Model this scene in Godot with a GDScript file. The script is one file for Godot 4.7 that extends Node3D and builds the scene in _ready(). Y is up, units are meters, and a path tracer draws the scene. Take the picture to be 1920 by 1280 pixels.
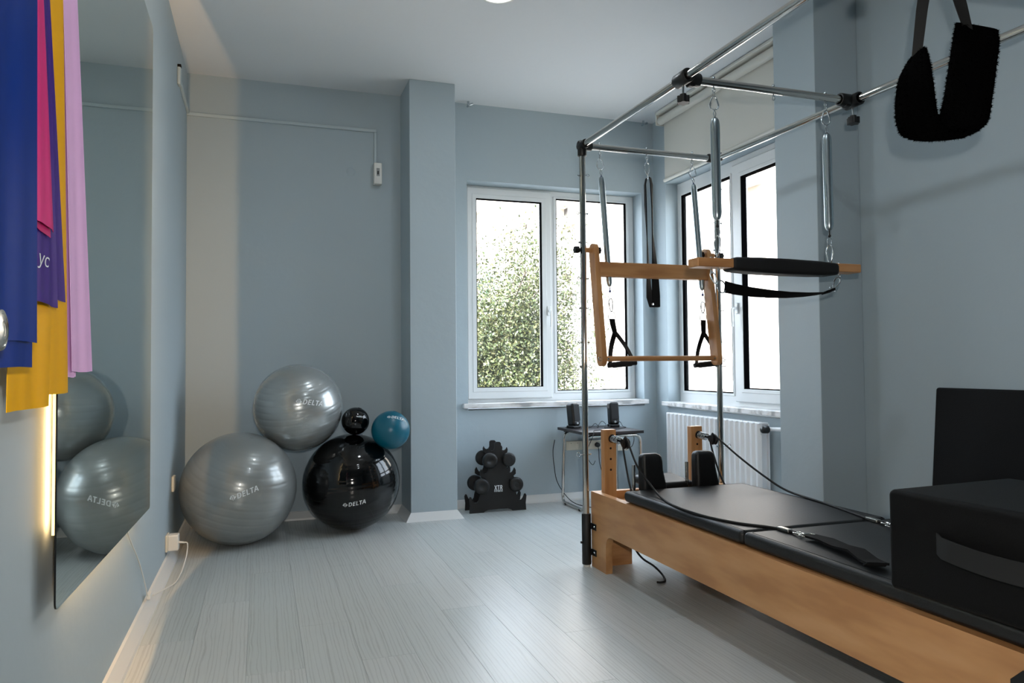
extends Node3D

# ---------------------------------------------------------------- mesh builder
class MB:
	var st := SurfaceTool.new()
	var o := Vector3.ZERO
	var colored := false

	func _init(off := Vector3.ZERO):
		st.begin(Mesh.PRIMITIVE_TRIANGLES)
		o = off

	func tri(a: Vector3, b: Vector3, c: Vector3, na: Vector3, nb: Vector3, nc: Vector3):
		if (b - a).cross(c - a).dot(na + nb + nc) > 0.0:
			st.set_normal(na); st.add_vertex(a - o)
			st.set_normal(nc); st.add_vertex(c - o)
			st.set_normal(nb); st.add_vertex(b - o)
		else:
			st.set_normal(na); st.add_vertex(a - o)
			st.set_normal(nb); st.add_vertex(b - o)
			st.set_normal(nc); st.add_vertex(c - o)

	func quadn(a, b, c, d, na, nb, nc, nd):
		tri(a, b, c, na, nb, nc)
		tri(a, c, d, na, nc, nd)

	func quad(a: Vector3, b: Vector3, c: Vector3, d: Vector3, n: Vector3):
		quadn(a, b, c, d, n, n, n, n)

	# box with rounded edges: c centre, s full size, r edge radius, k segments of the rounding
	func box(c: Vector3, s: Vector3, r := 0.0, bs := Basis.IDENTITY, k := 1):
		var h := s / 2.0
		r = minf(r, minf(h.x, minf(h.y, h.z)) * 0.999)
		if r <= 0.0:
			for ax in 3:
				for sg in [-1.0, 1.0]:
					var n := Vector3.ZERO; n[ax] = sg
					var u := Vector3.ZERO; u[(ax + 1) % 3] = h[(ax + 1) % 3]
					var v := Vector3.ZERO; v[(ax + 2) % 3] = h[(ax + 2) % 3]
					var p: Vector3 = n * h
					quad(c + bs * (p - u - v), c + bs * (p + u - v), c + bs * (p + u + v), c + bs * (p - u + v), (bs * n).normalized())
			return
		for ax in 3:
			var ua := (ax + 1) % 3
			var va := (ax + 2) % 3
			var lu := steps(h[ua], r, k)
			var lv := steps(h[va], r, k)
			for sg in [-1.0, 1.0]:
				var P := []
				for i in lu.size():
					var row := []
					for j in lv.size():
						var p := Vector3.ZERO
						p[ax] = sg * h[ax]; p[ua] = lu[i]; p[va] = lv[j]
						var inn := p.clamp(-(h - Vector3.ONE * r), h - Vector3.ONE * r)
						var n := (p - inn).normalized()
						row.append([c + bs * (inn + n * r), (bs * n).normalized()])
					P.append(row)
				for i in lu.size() - 1:
					for j in lv.size() - 1:
						var A = P[i][j]; var B = P[i + 1][j]; var C = P[i + 1][j + 1]; var D = P[i][j + 1]
						quadn(A[0], B[0], C[0], D[0], A[1], B[1], C[1], D[1])

	func steps(h: float, r: float, k: int) -> PackedFloat32Array:
		var l := PackedFloat32Array()
		for i in k + 1:
			l.append(-h + r - r * tan(PI / 4 * (1.0 - float(i) / k)))
		for i in k + 1:
			l.append(h - r + r * tan(PI / 4 * float(i) / k))
		return l

	static func frame(d: Vector3) -> Basis:
		var y := d.normalized()
		var x := Vector3.RIGHT if absf(y.x) < 0.8 else Vector3.BACK
		x = (x - y * x.dot(y)).normalized()
		return Basis(x, y, x.cross(y))

	# straight cylinder or cone from a to b
	func cyl(a: Vector3, b: Vector3, r0: float, r1 := -1.0, seg := 16, caps := true):
		if r1 < 0.0: r1 = r0
		var f := frame(b - a)
		var sl := (r0 - r1) / maxf((b - a).length(), 1e-6)
		for i in seg:
			var t0 := TAU * i / seg
			var t1 := TAU * (i + 1) / seg
			var d0 := f.x * cos(t0) + f.z * sin(t0)
			var d1 := f.x * cos(t1) + f.z * sin(t1)
			var n0 := (d0 + f.y * sl).normalized()
			var n1 := (d1 + f.y * sl).normalized()
			quadn(a + d0 * r0, b + d0 * r1, b + d1 * r1, a + d1 * r0, n0, n0, n1, n1)
			if caps:
				tri(a, a + d0 * r0, a + d1 * r0, -f.y, -f.y, -f.y)
				tri(b, b + d0 * r1, b + d1 * r1, f.y, f.y, f.y)

	# tube along points
	func tube(p: PackedVector3Array, r: float, seg := 8, closed := false, flat := 1.0, flat_dir := Vector3.ZERO):
		var n := p.size()
		if n < 2: return
		var prev := Vector3.ZERO
		var rings := []
		for i in n:
			var d: Vector3
			if closed: d = p[(i + 1) % n] - p[(i + n - 1) % n]
			else: d = p[mini(i + 1, n - 1)] - p[maxi(i - 1, 0)]
			d = d.normalized()
			if i == 0: prev = frame(d).x if flat_dir == Vector3.ZERO else flat_dir
			if flat_dir != Vector3.ZERO: prev = flat_dir
			var x := (prev - d * prev.dot(d)).normalized()
			var z := x.cross(d)
			prev = x
			var ring := []
			for j in seg:
				var t := TAU * j / seg
				var nn := x * cos(t) + z * sin(t)
				ring.append([p[i] + x * cos(t) * r + z * sin(t) * r * flat, nn])
			rings.append(ring)
		for i in (n if closed else n - 1):
			var A = rings[i]; var B = rings[(i + 1) % n]
			for j in seg:
				var k := (j + 1) % seg
				quadn(A[j][0], B[j][0], B[k][0], A[k][0], A[j][1], B[j][1], B[k][1], A[k][1])
		if not closed:
			for e in [0, n - 1]:
				var d := (p[1] - p[0]) if e == 0 else (p[n - 1] - p[n - 2])
				d = -d.normalized() if e == 0 else d.normalized()
				for j in seg:
					tri(p[e], rings[e][j][0], rings[e][(j + 1) % seg][0], d, d, d)

	func ring(c: Vector3, ax: Vector3, R: float, r: float, n := 20, seg := 6, sx := 1.0):
		var f := frame(ax)
		var p := PackedVector3Array()
		for i in n:
			p.append(c + f.x * cos(TAU * i / n) * R * sx + f.z * sin(TAU * i / n) * R)
		tube(p, r, seg, true)

	# profile of Vector2(radius, height) turned about the y of xf
	func lathe(pr: PackedVector2Array, xf: Transform3D, seg := 24, crease := 0.7):
		var n := pr.size()
		var fn := []
		for i in n - 1:
			var d := pr[i + 1] - pr[i]
			fn.append(Vector2(d.y, -d.x).normalized())
		for i in n - 1:
			var na: Vector2 = fn[i]; var nb: Vector2 = fn[i]
			if i > 0 and fn[i].dot(fn[i - 1]) > crease: na = (fn[i] + fn[i - 1]).normalized()
			if i < n - 2 and fn[i].dot(fn[i + 1]) > crease: nb = (fn[i] + fn[i + 1]).normalized()
			for j in seg:
				var t0 := TAU * j / seg
				var t1 := TAU * (j + 1) / seg
				var c0 := Vector3(cos(t0), 0, sin(t0)); var c1 := Vector3(cos(t1), 0, sin(t1))
				var a := xf * (c0 * pr[i].x + Vector3.UP * pr[i].y); var b := xf * (c0 * pr[i + 1].x + Vector3.UP * pr[i + 1].y)
				var c := xf * (c1 * pr[i + 1].x + Vector3.UP * pr[i + 1].y); var d := xf * (c1 * pr[i].x + Vector3.UP * pr[i].y)
				var A := (xf.basis * (c0 * na.x + Vector3.UP * na.y)).normalized(); var B := (xf.basis * (c0 * nb.x + Vector3.UP * nb.y)).normalized()
				var Cc := (xf.basis * (c1 * nb.x + Vector3.UP * nb.y)).normalized(); var D := (xf.basis * (c1 * na.x + Vector3.UP * na.y)).normalized()
				if pr[i].x > 1e-6: tri(a, b, d, A, B, D)
				if pr[i + 1].x > 1e-6: tri(b, c, d, B, Cc, D)

	# polygon in the xy of xf, from z = z0 to z1
	func prism(poly: PackedVector2Array, xf: Transform3D, z0: float, z1: float, smooth := 0.8):
		var idx := Geometry2D.triangulate_polygon(poly)
		var nz := (xf.basis * Vector3(0, 0, 1)).normalized() * signf(z1 - z0)
		for i in range(0, idx.size(), 3):
			var q := []
			for k in 3: q.append(poly[idx[i + k]])
			tri(xf * Vector3(q[0].x, q[0].y, z1), xf * Vector3(q[1].x, q[1].y, z1), xf * Vector3(q[2].x, q[2].y, z1), nz, nz, nz)
			tri(xf * Vector3(q[0].x, q[0].y, z0), xf * Vector3(q[1].x, q[1].y, z0), xf * Vector3(q[2].x, q[2].y, z0), -nz, -nz, -nz)
		var n := poly.size()
		var cw := -1.0 if Geometry2D.is_polygon_clockwise(poly) else 1.0
		var fn := []
		for i in n:
			var d := (poly[(i + 1) % n] - poly[i]).normalized()
			fn.append(Vector2(d.y, -d.x) * cw)
		for i in n:
			var a := poly[i]; var b := poly[(i + 1) % n]
			var na: Vector2 = fn[i]; var nb: Vector2 = fn[i]
			if fn[i].dot(fn[(i + n - 1) % n]) > smooth: na = (fn[i] + fn[(i + n - 1) % n]).normalized()
			if fn[i].dot(fn[(i + 1) % n]) > smooth: nb = (fn[i] + fn[(i + 1) % n]).normalized()
			var NA := (xf.basis * Vector3(na.x, na.y, 0)).normalized(); var NB := (xf.basis * Vector3(nb.x, nb.y, 0)).normalized()
			quadn(xf * Vector3(a.x, a.y, z0), xf * Vector3(a.x, a.y, z1), xf * Vector3(b.x, b.y, z1), xf * Vector3(b.x, b.y, z0), NA, NA, NB, NB)

	# strap: p centre line, s half-width vectors, t thickness
	func strap(p: PackedVector3Array, s: PackedVector3Array, t: float):
		var n := p.size()
		var R := []
		for i in n:
			var d := (p[mini(i + 1, n - 1)] - p[maxi(i - 1, 0)]).normalized()
			var up := d.cross(s[i]).normalized()
			R.append([p[i] - s[i] + up * t / 2, p[i] + s[i] + up * t / 2, p[i] + s[i] - up * t / 2, p[i] - s[i] - up * t / 2, up, s[i].normalized(), d])
		for i in n - 1:
			var A = R[i]; var B = R[i + 1]
			quadn(A[0], A[1], B[1], B[0], A[4], A[4], B[4], B[4])
			quadn(A[3], A[2], B[2], B[3], -A[4], -A[4], -B[4], -B[4])
			quadn(A[1], A[2], B[2], B[1], A[5], A[5], B[5], B[5])
			quadn(A[0], A[3], B[3], B[0], -A[5], -A[5], -B[5], -B[5])
		for e in [0, n - 1]:
			var A = R[e]
			quad(A[0], A[1], A[2], A[3], A[6] * (-1.0 if e == 0 else 1.0))

	func mesh() -> ArrayMesh:
		return st.commit()

# ---------------------------------------------------------------- helpers
var M := {}
var used := {}

func numbered(n: String) -> String:
	if not used.has(n):
		used[n] = 0
		return n
	used[n] += 1
	return "%s_%03d" % [n, used[n]]

func tag(o: Node, label: String, category: String, group := "", kind := ""):
	if label: o.set_meta("label", label)
	if category: o.set_meta("category", category)
	if group: o.set_meta("group", group)
	if kind: o.set_meta("kind", kind)

func thing(n: String, label: String, category: String, at := Vector3.ZERO, group := "", kind := "") -> Node3D:
	var o := Node3D.new()
	o.name = numbered(n)
	o.position = at
	add_child(o, true)
	tag(o, label, category, group, kind)
	return o

func org(o: Node3D) -> Vector3:
	var p := Vector3.ZERO
	var k: Node = o
	while k is Node3D and k != self:
		p += k.position
		k = k.get_parent()
	return p

func mb(o: Node3D = null) -> MB:
	return MB.new(org(o) if o else Vector3.ZERO)

func put(n: String, b, m: Material, parent: Node3D, label := "", kind := "") -> MeshInstance3D:
	var o := MeshInstance3D.new()
	o.name = n
	o.mesh = b.mesh() if b is MB else b
	o.material_override = null
	o.mesh.surface_set_material(0, m) if o.mesh is ArrayMesh and o.mesh.surface_get_material(0) == null else o.set_surface_override_material(0, m)
	o.cast_shadow = GeometryInstance3D.SHADOW_CASTING_SETTING_ON
	parent.add_child(o, true)
	if label: o.set_meta("label", label)
	if kind: o.set_meta("kind", kind)
	return o

func single(n: String, b, m: Material, label: String, category: String, group := "", kind := "") -> MeshInstance3D:
	var o := put(numbered(n), b, m, self)
	tag(o, label, category, group, kind)
	return o

func mat(n: String, c: Color, rough: float, metal := 0.0) -> StandardMaterial3D:
	var m := StandardMaterial3D.new()
	m.resource_name = n
	m.albedo_color = c
	m.roughness = rough
	m.metallic = metal
	M[n] = m
	return m

func noise_tex(sd: int, freq: float, oct := 3, normal := false, ramp: Gradient = null, size := 256, strength := 4.0) -> NoiseTexture2D:
	var f := FastNoiseLite.new()
	f.seed = sd
	f.noise_type = FastNoiseLite.TYPE_SIMPLEX_SMOOTH
	f.frequency = freq
	f.fractal_octaves = oct
	var t := NoiseTexture2D.new()
	t.width = size; t.height = size
	t.seamless = true
	t.noise = f
	t.as_normal_map = normal
	t.bump_strength = strength
	if ramp: t.color_ramp = ramp
	return t

func grad(cols: Array, offs: Array) -> Gradient:
	var g := Gradient.new()
	g.offsets = PackedFloat32Array(offs)
	g.colors = PackedColorArray(cols)
	return g

func tri_map(m: StandardMaterial3D, sc: Vector3, world := true, sharp := 8.0):
	m.uv1_triplanar = true
	m.uv1_world_triplanar = world
	m.uv1_scale = sc
	m.uv1_triplanar_sharpness = sharp

func curve(pts: Array, n := 40) -> PackedVector3Array:
	# Catmull-Rom through the points
	var out := PackedVector3Array()
	var k := pts.size()
	for i in n + 1:
		var t := float(i) / n * (k - 1)
		var a := mini(int(t), k - 2)
		var f := t - a
		var p0: Vector3 = pts[maxi(a - 1, 0)]; var p1: Vector3 = pts[a]; var p2: Vector3 = pts[a + 1]; var p3: Vector3 = pts[mini(a + 2, k - 1)]
		out.append(0.5 * (2.0 * p1 + (p2 - p0) * f + (2.0 * p0 - 5.0 * p1 + 4.0 * p2 - p3) * f * f + (3.0 * p1 - p0 - 3.0 * p2 + p3) * f * f * f))
	return out

func bent(pts: Array, r: float, k := 6) -> PackedVector3Array:
	# polyline with rounded corners
	var out := PackedVector3Array([pts[0]])
	for i in range(1, pts.size() - 1):
		var p: Vector3 = pts[i]
		var a: Vector3 = p + (pts[i - 1] - p).normalized() * r
		var b: Vector3 = p + (pts[i + 1] - p).normalized() * r
		for j in k + 1:
			var t := float(j) / k
			out.append(a.lerp(p, t).lerp(p.lerp(b, t), t))
	out.append(pts[pts.size() - 1])
	return out

func font(bold := true, italic := false) -> Font:
	var f := SystemFont.new()
	f.font_names = PackedStringArray(["Droid Sans"])
	f.font_weight = 700 if bold else 400
	f.font_italic = italic
	return f

func text_tris(s: String, bold := true) -> PackedVector3Array:
	# flat triangles of the lettering: cap height about 0.7, centred on y, starting at x = 0
	var t := TextMesh.new()
	t.font = font(bold)
	t.text = s
	t.font_size = 32
	t.pixel_size = 1.0 / 32.0
	t.depth = 0.0
	t.curve_step = 1.0
	t.horizontal_alignment = HORIZONTAL_ALIGNMENT_LEFT
	var a := t.surface_get_arrays(0)
	var v: PackedVector3Array = a[Mesh.ARRAY_VERTEX]
	var out := PackedVector3Array()
	if a[Mesh.ARRAY_INDEX] == null:
		out = v
	else:
		for i in a[Mesh.ARRAY_INDEX]: out.append(v[i])
	var lo := Vector3(1e9, 1e9, 0); var hi := -lo
	for p in out:
		lo = lo.min(p); hi = hi.max(p)
	for i in out.size():
		out[i] = Vector3(out[i].x - lo.x, out[i].y - (lo.y + hi.y) / 2, 0)
	return out

# ================================================================ the scene
const XL := -0.467
const XR := 2.982
const ZF := -5.216
const ZN := 1.9
const H := 2.962

func _ready():
	# ---- camera
	var cam := Camera3D.new()
	cam.name = "camera"
	cam.transform = Transform3D(Basis(Vector3(0.94699751, -0.00849571, 0.32112854), Vector3(-0.00204077, 0.99947095, 0.03245995), Vector3(-0.32123442, -0.03139484, 0.94647917)).orthonormalized(), Vector3(0, 1.03, 0))
	cam.fov = 49.645
	cam.near = 0.05
	cam.far = 200.0
	add_child(cam)
	# ---- sky, exposure
	var env := Environment.new()
	env.background_mode = Environment.BG_SKY
	var sm := ProceduralSkyMaterial.new()
	sm.sky_top_color = Color(0.86, 0.93, 1.0)
	sm.sky_horizon_color = Color(0.96, 0.98, 1.0)
	sm.ground_horizon_color = Color(0.80, 0.81, 0.80)
	sm.ground_bottom_color = Color(0.62, 0.62, 0.60)
	sm.sun_angle_max = 0.0
	var sky := Sky.new()
	sky.sky_material = sm
	env.sky = sky
	env.background_energy_multiplier = 12.0
	env.tonemap_mode = Environment.TONE_MAPPER_LINEAR
	env.tonemap_exposure = 0.74
	env.sdfgi_enabled = true
	env.ssao_enabled = true
	env.ssil_enabled = true
	var we := WorldEnvironment.new()
	we.name = "world"
	we.environment = env
	add_child(we)
	# ---- the sun, behind the house: it lights the yard and the block next door, not the room
	var sun := DirectionalLight3D.new()
	sun.name = "sun"
	sun.basis = Basis.looking_at(Vector3(0.55, -0.72, -0.42).normalized())
	sun.light_color = Color(0.97, 0.98, 1.0)
	sun.light_energy = 24.0
	sun.light_angular_distance = 1.0
	sun.shadow_enabled = true
	sun.directional_shadow_max_distance = 120.0
	add_child(sun)
	# ---- the flash on the photographer's camera: a small lamp just over the lens
	var fl := SpotLight3D.new()
	fl.name = "camera_flash"
	fl.position = Vector3(0.05, 1.17, 0.03)
	fl.basis = Basis.looking_at(Vector3(0.34, 0.03, -0.94))
	fl.spot_angle = 55.0
	fl.spot_angle_attenuation = 0.6
	fl.spot_range = 12.0
	fl.spot_attenuation = 2.0
	fl.light_color = Color(1.0, 0.97, 0.93)
	fl.light_energy = FLASH
	fl.light_size = 0.02
	fl.shadow_enabled = true
	add_child(fl)
	materials()
	room()
	window_far()
	window_right()
	ceiling_lights()
	outside()
	wall_fittings()
	mirror()
	bands()
	balls()
	dumbbells()
	radiator()
	table()
	reformer()
	hanging()
	on_the_reformer()

const FLASH := 3.5

func materials():
	var m: StandardMaterial3D
	var plaster := noise_tex(3, 0.02, 4, true, null, 512, 3.0)
	m = mat("wall_paint", Color(0.655, 0.712, 0.742), 0.62)
	m.normal_enabled = true; m.normal_texture = plaster; m.normal_scale = 0.12
	tri_map(m, Vector3.ONE * 1.3)
	m = mat("ceiling_paint", Color(0.86, 0.875, 0.885), 0.8)
	m.normal_enabled = true; m.normal_texture = plaster; m.normal_scale = 0.1
	tri_map(m, Vector3.ONE * 1.1)
	mat("skirting_paint", Color(0.83, 0.835, 0.83), 0.35)
	mat("pvc", Color(0.87, 0.885, 0.89), 0.28)
	mat("gasket", Color(0.015, 0.015, 0.018), 0.95).metallic_specular = 0.05
	m = mat("glass", Color(1, 1, 1, 0.04), 0.02)
	m.transparency = BaseMaterial3D.TRANSPARENCY_ALPHA
	m.cull_mode = BaseMaterial3D.CULL_DISABLED
	m = mat("marble", Color.WHITE, 0.3)
	m.albedo_texture = noise_tex(5, 0.012, 5, false, grad([Color(0.62, 0.62, 0.62), Color(0.80, 0.79, 0.78), Color(0.90, 0.90, 0.90)], [0.25, 0.5, 0.75]))
	tri_map(m, Vector3(1.2, 3, 3))
	# floor laminate, three tones of the same pale board
	var grain := floor_grain()
	for i in 3:
		m = mat("laminate_%d" % i, [Color(0.985, 0.99, 0.98), Color(0.965, 0.975, 0.965), Color(1.0, 1.0, 0.99)][i], 0.30)
		m.albedo_texture = grain
		tri_map(m, Vector3(2.2, 2.2, 0.55))
		m.uv1_offset = Vector3(0.37 * i, 0, 0.21 * i)
		m.roughness = 0.31
		m.metallic_specular = 0.5
	# beech plywood
	var wood := noise_tex(11, 0.006, 4, false, grad([Color(0.70, 0.505, 0.325), Color(0.765, 0.57, 0.375), Color(0.80, 0.61, 0.42)], [0.2, 0.5, 0.8]), 512)
	m = mat("beech", Color(0.98, 0.98, 0.98), 0.42)
	m.albedo_texture = wood
	tri_map(m, Vector3(2.6, 2.6, 0.55))
	m = mat("beech_upright", Color(0.98, 0.955, 0.93), 0.42)
	m.albedo_texture = wood
	tri_map(m, Vector3(5.0, 0.7, 5.0))
	m = mat("beech_across", Color(0.97, 0.94, 0.91), 0.42)
	m.albedo_texture = wood
	tri_map(m, Vector3(0.7, 5.0, 5.0))
	m = mat("ply_edge", Color(0.80, 0.74, 0.68), 0.5)
	m.albedo_texture = noise_tex(12, 0.01, 3, false, grad([Color(0.50, 0.33, 0.19), Color(0.70, 0.50, 0.31)], [0.3, 0.7]))
	tri_map(m, Vector3(14, 0.8, 0.8))
	var hide := noise_tex(21, 0.05, 4, true, null, 512, 6.0)
	m = mat("leather", Color(0.030, 0.033, 0.037), 0.46)
	m.normal_enabled = true; m.normal_texture = hide; m.normal_scale = 0.10
	tri_map(m, Vector3.ONE * 4.0)
	m = mat("leather_matt", Color(0.028, 0.031, 0.034), 0.62); m.metallic_specular = 0.3
	m.normal_enabled = true; m.normal_texture = hide; m.normal_scale = 0.15
	tri_map(m, Vector3.ONE * 6.0)
	m = mat("webbing", Color(0.025, 0.025, 0.028), 0.85)
	m.metallic_specular = 0.3
	m = mat("foam_sleeve", Color(0.03, 0.032, 0.036), 0.7)
	mat("black_plastic", Color(0.025, 0.027, 0.03), 0.42)
	mat("black_rubber", Color(0.035, 0.038, 0.042), 0.55)
	mat("rope", Color(0.02, 0.02, 0.022), 0.7)
	m = mat("fur", Color(0.010, 0.010, 0.012), 1.0)
	m.metallic_specular = 0.15
	mat("chrome", Color(0.80, 0.79, 0.77), 0.07, 1.0)
	mat("zinc", Color(0.76, 0.79, 0.81), 0.22, 1.0)
	mat("spring_steel", Color(0.70, 0.755, 0.78), 0.30, 1.0)
	mat("grey_ball", Color(0.57, 0.585, 0.58), 0.30, 0.38)
	mat("silver_ball", Color(0.66, 0.68, 0.68), 0.26, 0.5)
	for bm in [M.grey_ball, M.silver_ball]:
		bm.clearcoat_enabled = true; bm.clearcoat = 0.5; bm.clearcoat_roughness = 0.07
	mat("black_ball", Color(0.010, 0.014, 0.017), 0.09)
	mat("teal_ball", Color(0.0, 0.36, 0.45), 0.32)
	mat("print_white", Color(0.86, 0.88, 0.89), 0.5)
	mat("white_plastic", Color(0.85, 0.85, 0.83), 0.35)
	mat("cream_plastic", Color(0.83, 0.81, 0.75), 0.4)
	mat("dark_hole", Color(0.02, 0.02, 0.02), 0.9)
	m = mat("mirror_silver", Color(0.84, 0.885, 0.865), 0.012, 1.0)
	mat("mirror_edge", Color(0.02, 0.025, 0.025), 0.3)
	m = mat("blind_fabric", Color(0.80, 0.80, 0.77), 0.8)
	m.backlight_enabled = true; m.backlight = Color(0.18, 0.18, 0.17)
	mat("blind_rail", Color(0.84, 0.84, 0.81), 0.45)
	mat("radiator_white", Color(0.90, 0.91, 0.92), 0.3)
	m = mat("wenge", Color.WHITE, 0.35)
	m.albedo_texture = noise_tex(31, 0.01, 3, false, grad([Color(0.10, 0.075, 0.075), Color(0.19, 0.15, 0.15)], [0.3, 0.7]))
	tri_map(m, Vector3(1, 6, 6))
	for b in [["band_blue", Color(0.0, 0.17, 0.50)], ["band_pink", Color(0.82, 0.20, 0.49)], ["band_purple", Color(0.25, 0.14, 0.50)], ["band_yellow", Color(0.92, 0.68, 0.05)], ["band_lilac", Color(0.90, 0.72, 0.90)]]:
		m = mat(b[0], b[1], 0.40)
		m.metallic_specular = 0.1
		m.backlight_enabled = true
		m.backlight = Color(b[1].r * 0.3, b[1].g * 0.3, b[1].b * 0.3)
	mat("wall_trunk", Color(0.70, 0.755, 0.775), 0.4)
	mat("grey_plastic", Color(0.55, 0.57, 0.57), 0.4)
	mat("brushed", Color(0.72, 0.71, 0.68), 0.26, 1.0)
	mat("peg_hole", Color(0.16, 0.09, 0.05), 0.9)
	mat("bead_blue", Color(0.06, 0.16, 0.42), 0.4)
	mat("webbing_grey", Color(0.055, 0.06, 0.065), 0.7)
	m = mat("led_soft", Color(1.0, 0.85, 0.55), 0.5)
	m.emission_enabled = true; m.emission = Color(1.0, 0.78, 0.46); m.emission_energy_multiplier = 0.8
	m = mat("led_glow", Color(1.0, 0.85, 0.55), 0.5)
	m.emission_enabled = true; m.emission = Color(1.0, 0.84, 0.52); m.emission_energy_multiplier = 4.0
	m = mat("lamp_glow", Color(1, 1, 1), 0.4)
	m.emission_enabled = true; m.emission = Color(0.97, 0.99, 1.0); m.emission_energy_multiplier = 6.0

func floor_grain() -> ImageTexture:
	var n := 512
	var im := Image.create(n, n, false, Image.FORMAT_RGB8)
	var f := FastNoiseLite.new(); f.seed = 4; f.frequency = 1.0
	f.noise_type = FastNoiseLite.TYPE_SIMPLEX_SMOOTH
	for y in n:
		var a := TAU * y / n
		for x in n:
			var b := TAU * x / n
			# periodic in both directions: the noise is read on circles
			var w := f.get_noise_3d(cos(a) * 0.75 + 3.0, sin(a) * 0.75, sin(b) * 1.3) * 0.016 + f.get_noise_3d(cos(a) * 0.3, sin(a) * 0.3 + 9.0, cos(b) * 1.1) * 0.02
			var u := fposmod(float(x) / n + w, 1.0)
			var l := pow(0.5 + 0.5 * sin(TAU * u * 30.0 + 3.0 * f.get_noise_2d(cos(TAU * u) * 4.0, sin(TAU * u) * 4.0)), 5.0)
			var s := 0.5 + 0.5 * f.get_noise_3d(cos(b) * 5.0, sin(b) * 5.0, cos(a) * 1.5)
			var fine := f.get_noise_3d(cos(b) * 26.0, sin(b) * 26.0, cos(a) * 2.0)
			var v := 0.775 - l * s * 0.13 + fine * 0.018
			im.set_pixel(x, y, Color(v * 0.99, v * 1.004, v * 1.008))
	return ImageTexture.create_from_image(im)

# ---------------------------------------------------------------- the room
func struct(n: String, b, m: Material, label: String, cat: String) -> MeshInstance3D:
	var o := put(n, b, m, self)
	tag(o, label, cat, "", "structure")
	return o

func slab(lo: Vector3, hi: Vector3) -> MB:
	var b := mb()
	b.box((lo + hi) / 2, hi - lo)
	return b

func wall_with_hole(b: MB, axis: int, a0: float, a1: float, depth0: float, depth1: float, h0: float, h1: float, v0: float, v1: float):
	# wall running along axis (0 = x, 2 = z) from a0 to a1, thickness depth0..depth1, with an opening h0..h1 by v0..v1
	for r in [[a0, h0, 0.0, H], [h1, a1, 0.0, H], [h0, h1, 0.0, v0], [h0, h1, v1, H]]:
		var lo: Vector3; var hi: Vector3
		if axis == 0:
			lo = Vector3(r[0], r[2], depth0); hi = Vector3(r[1], r[3], depth1)
		else:
			lo = Vector3(depth0, r[2], r[0]); hi = Vector3(depth1, r[3], r[1])
		b.box((lo + hi) / 2, hi - lo)

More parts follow.
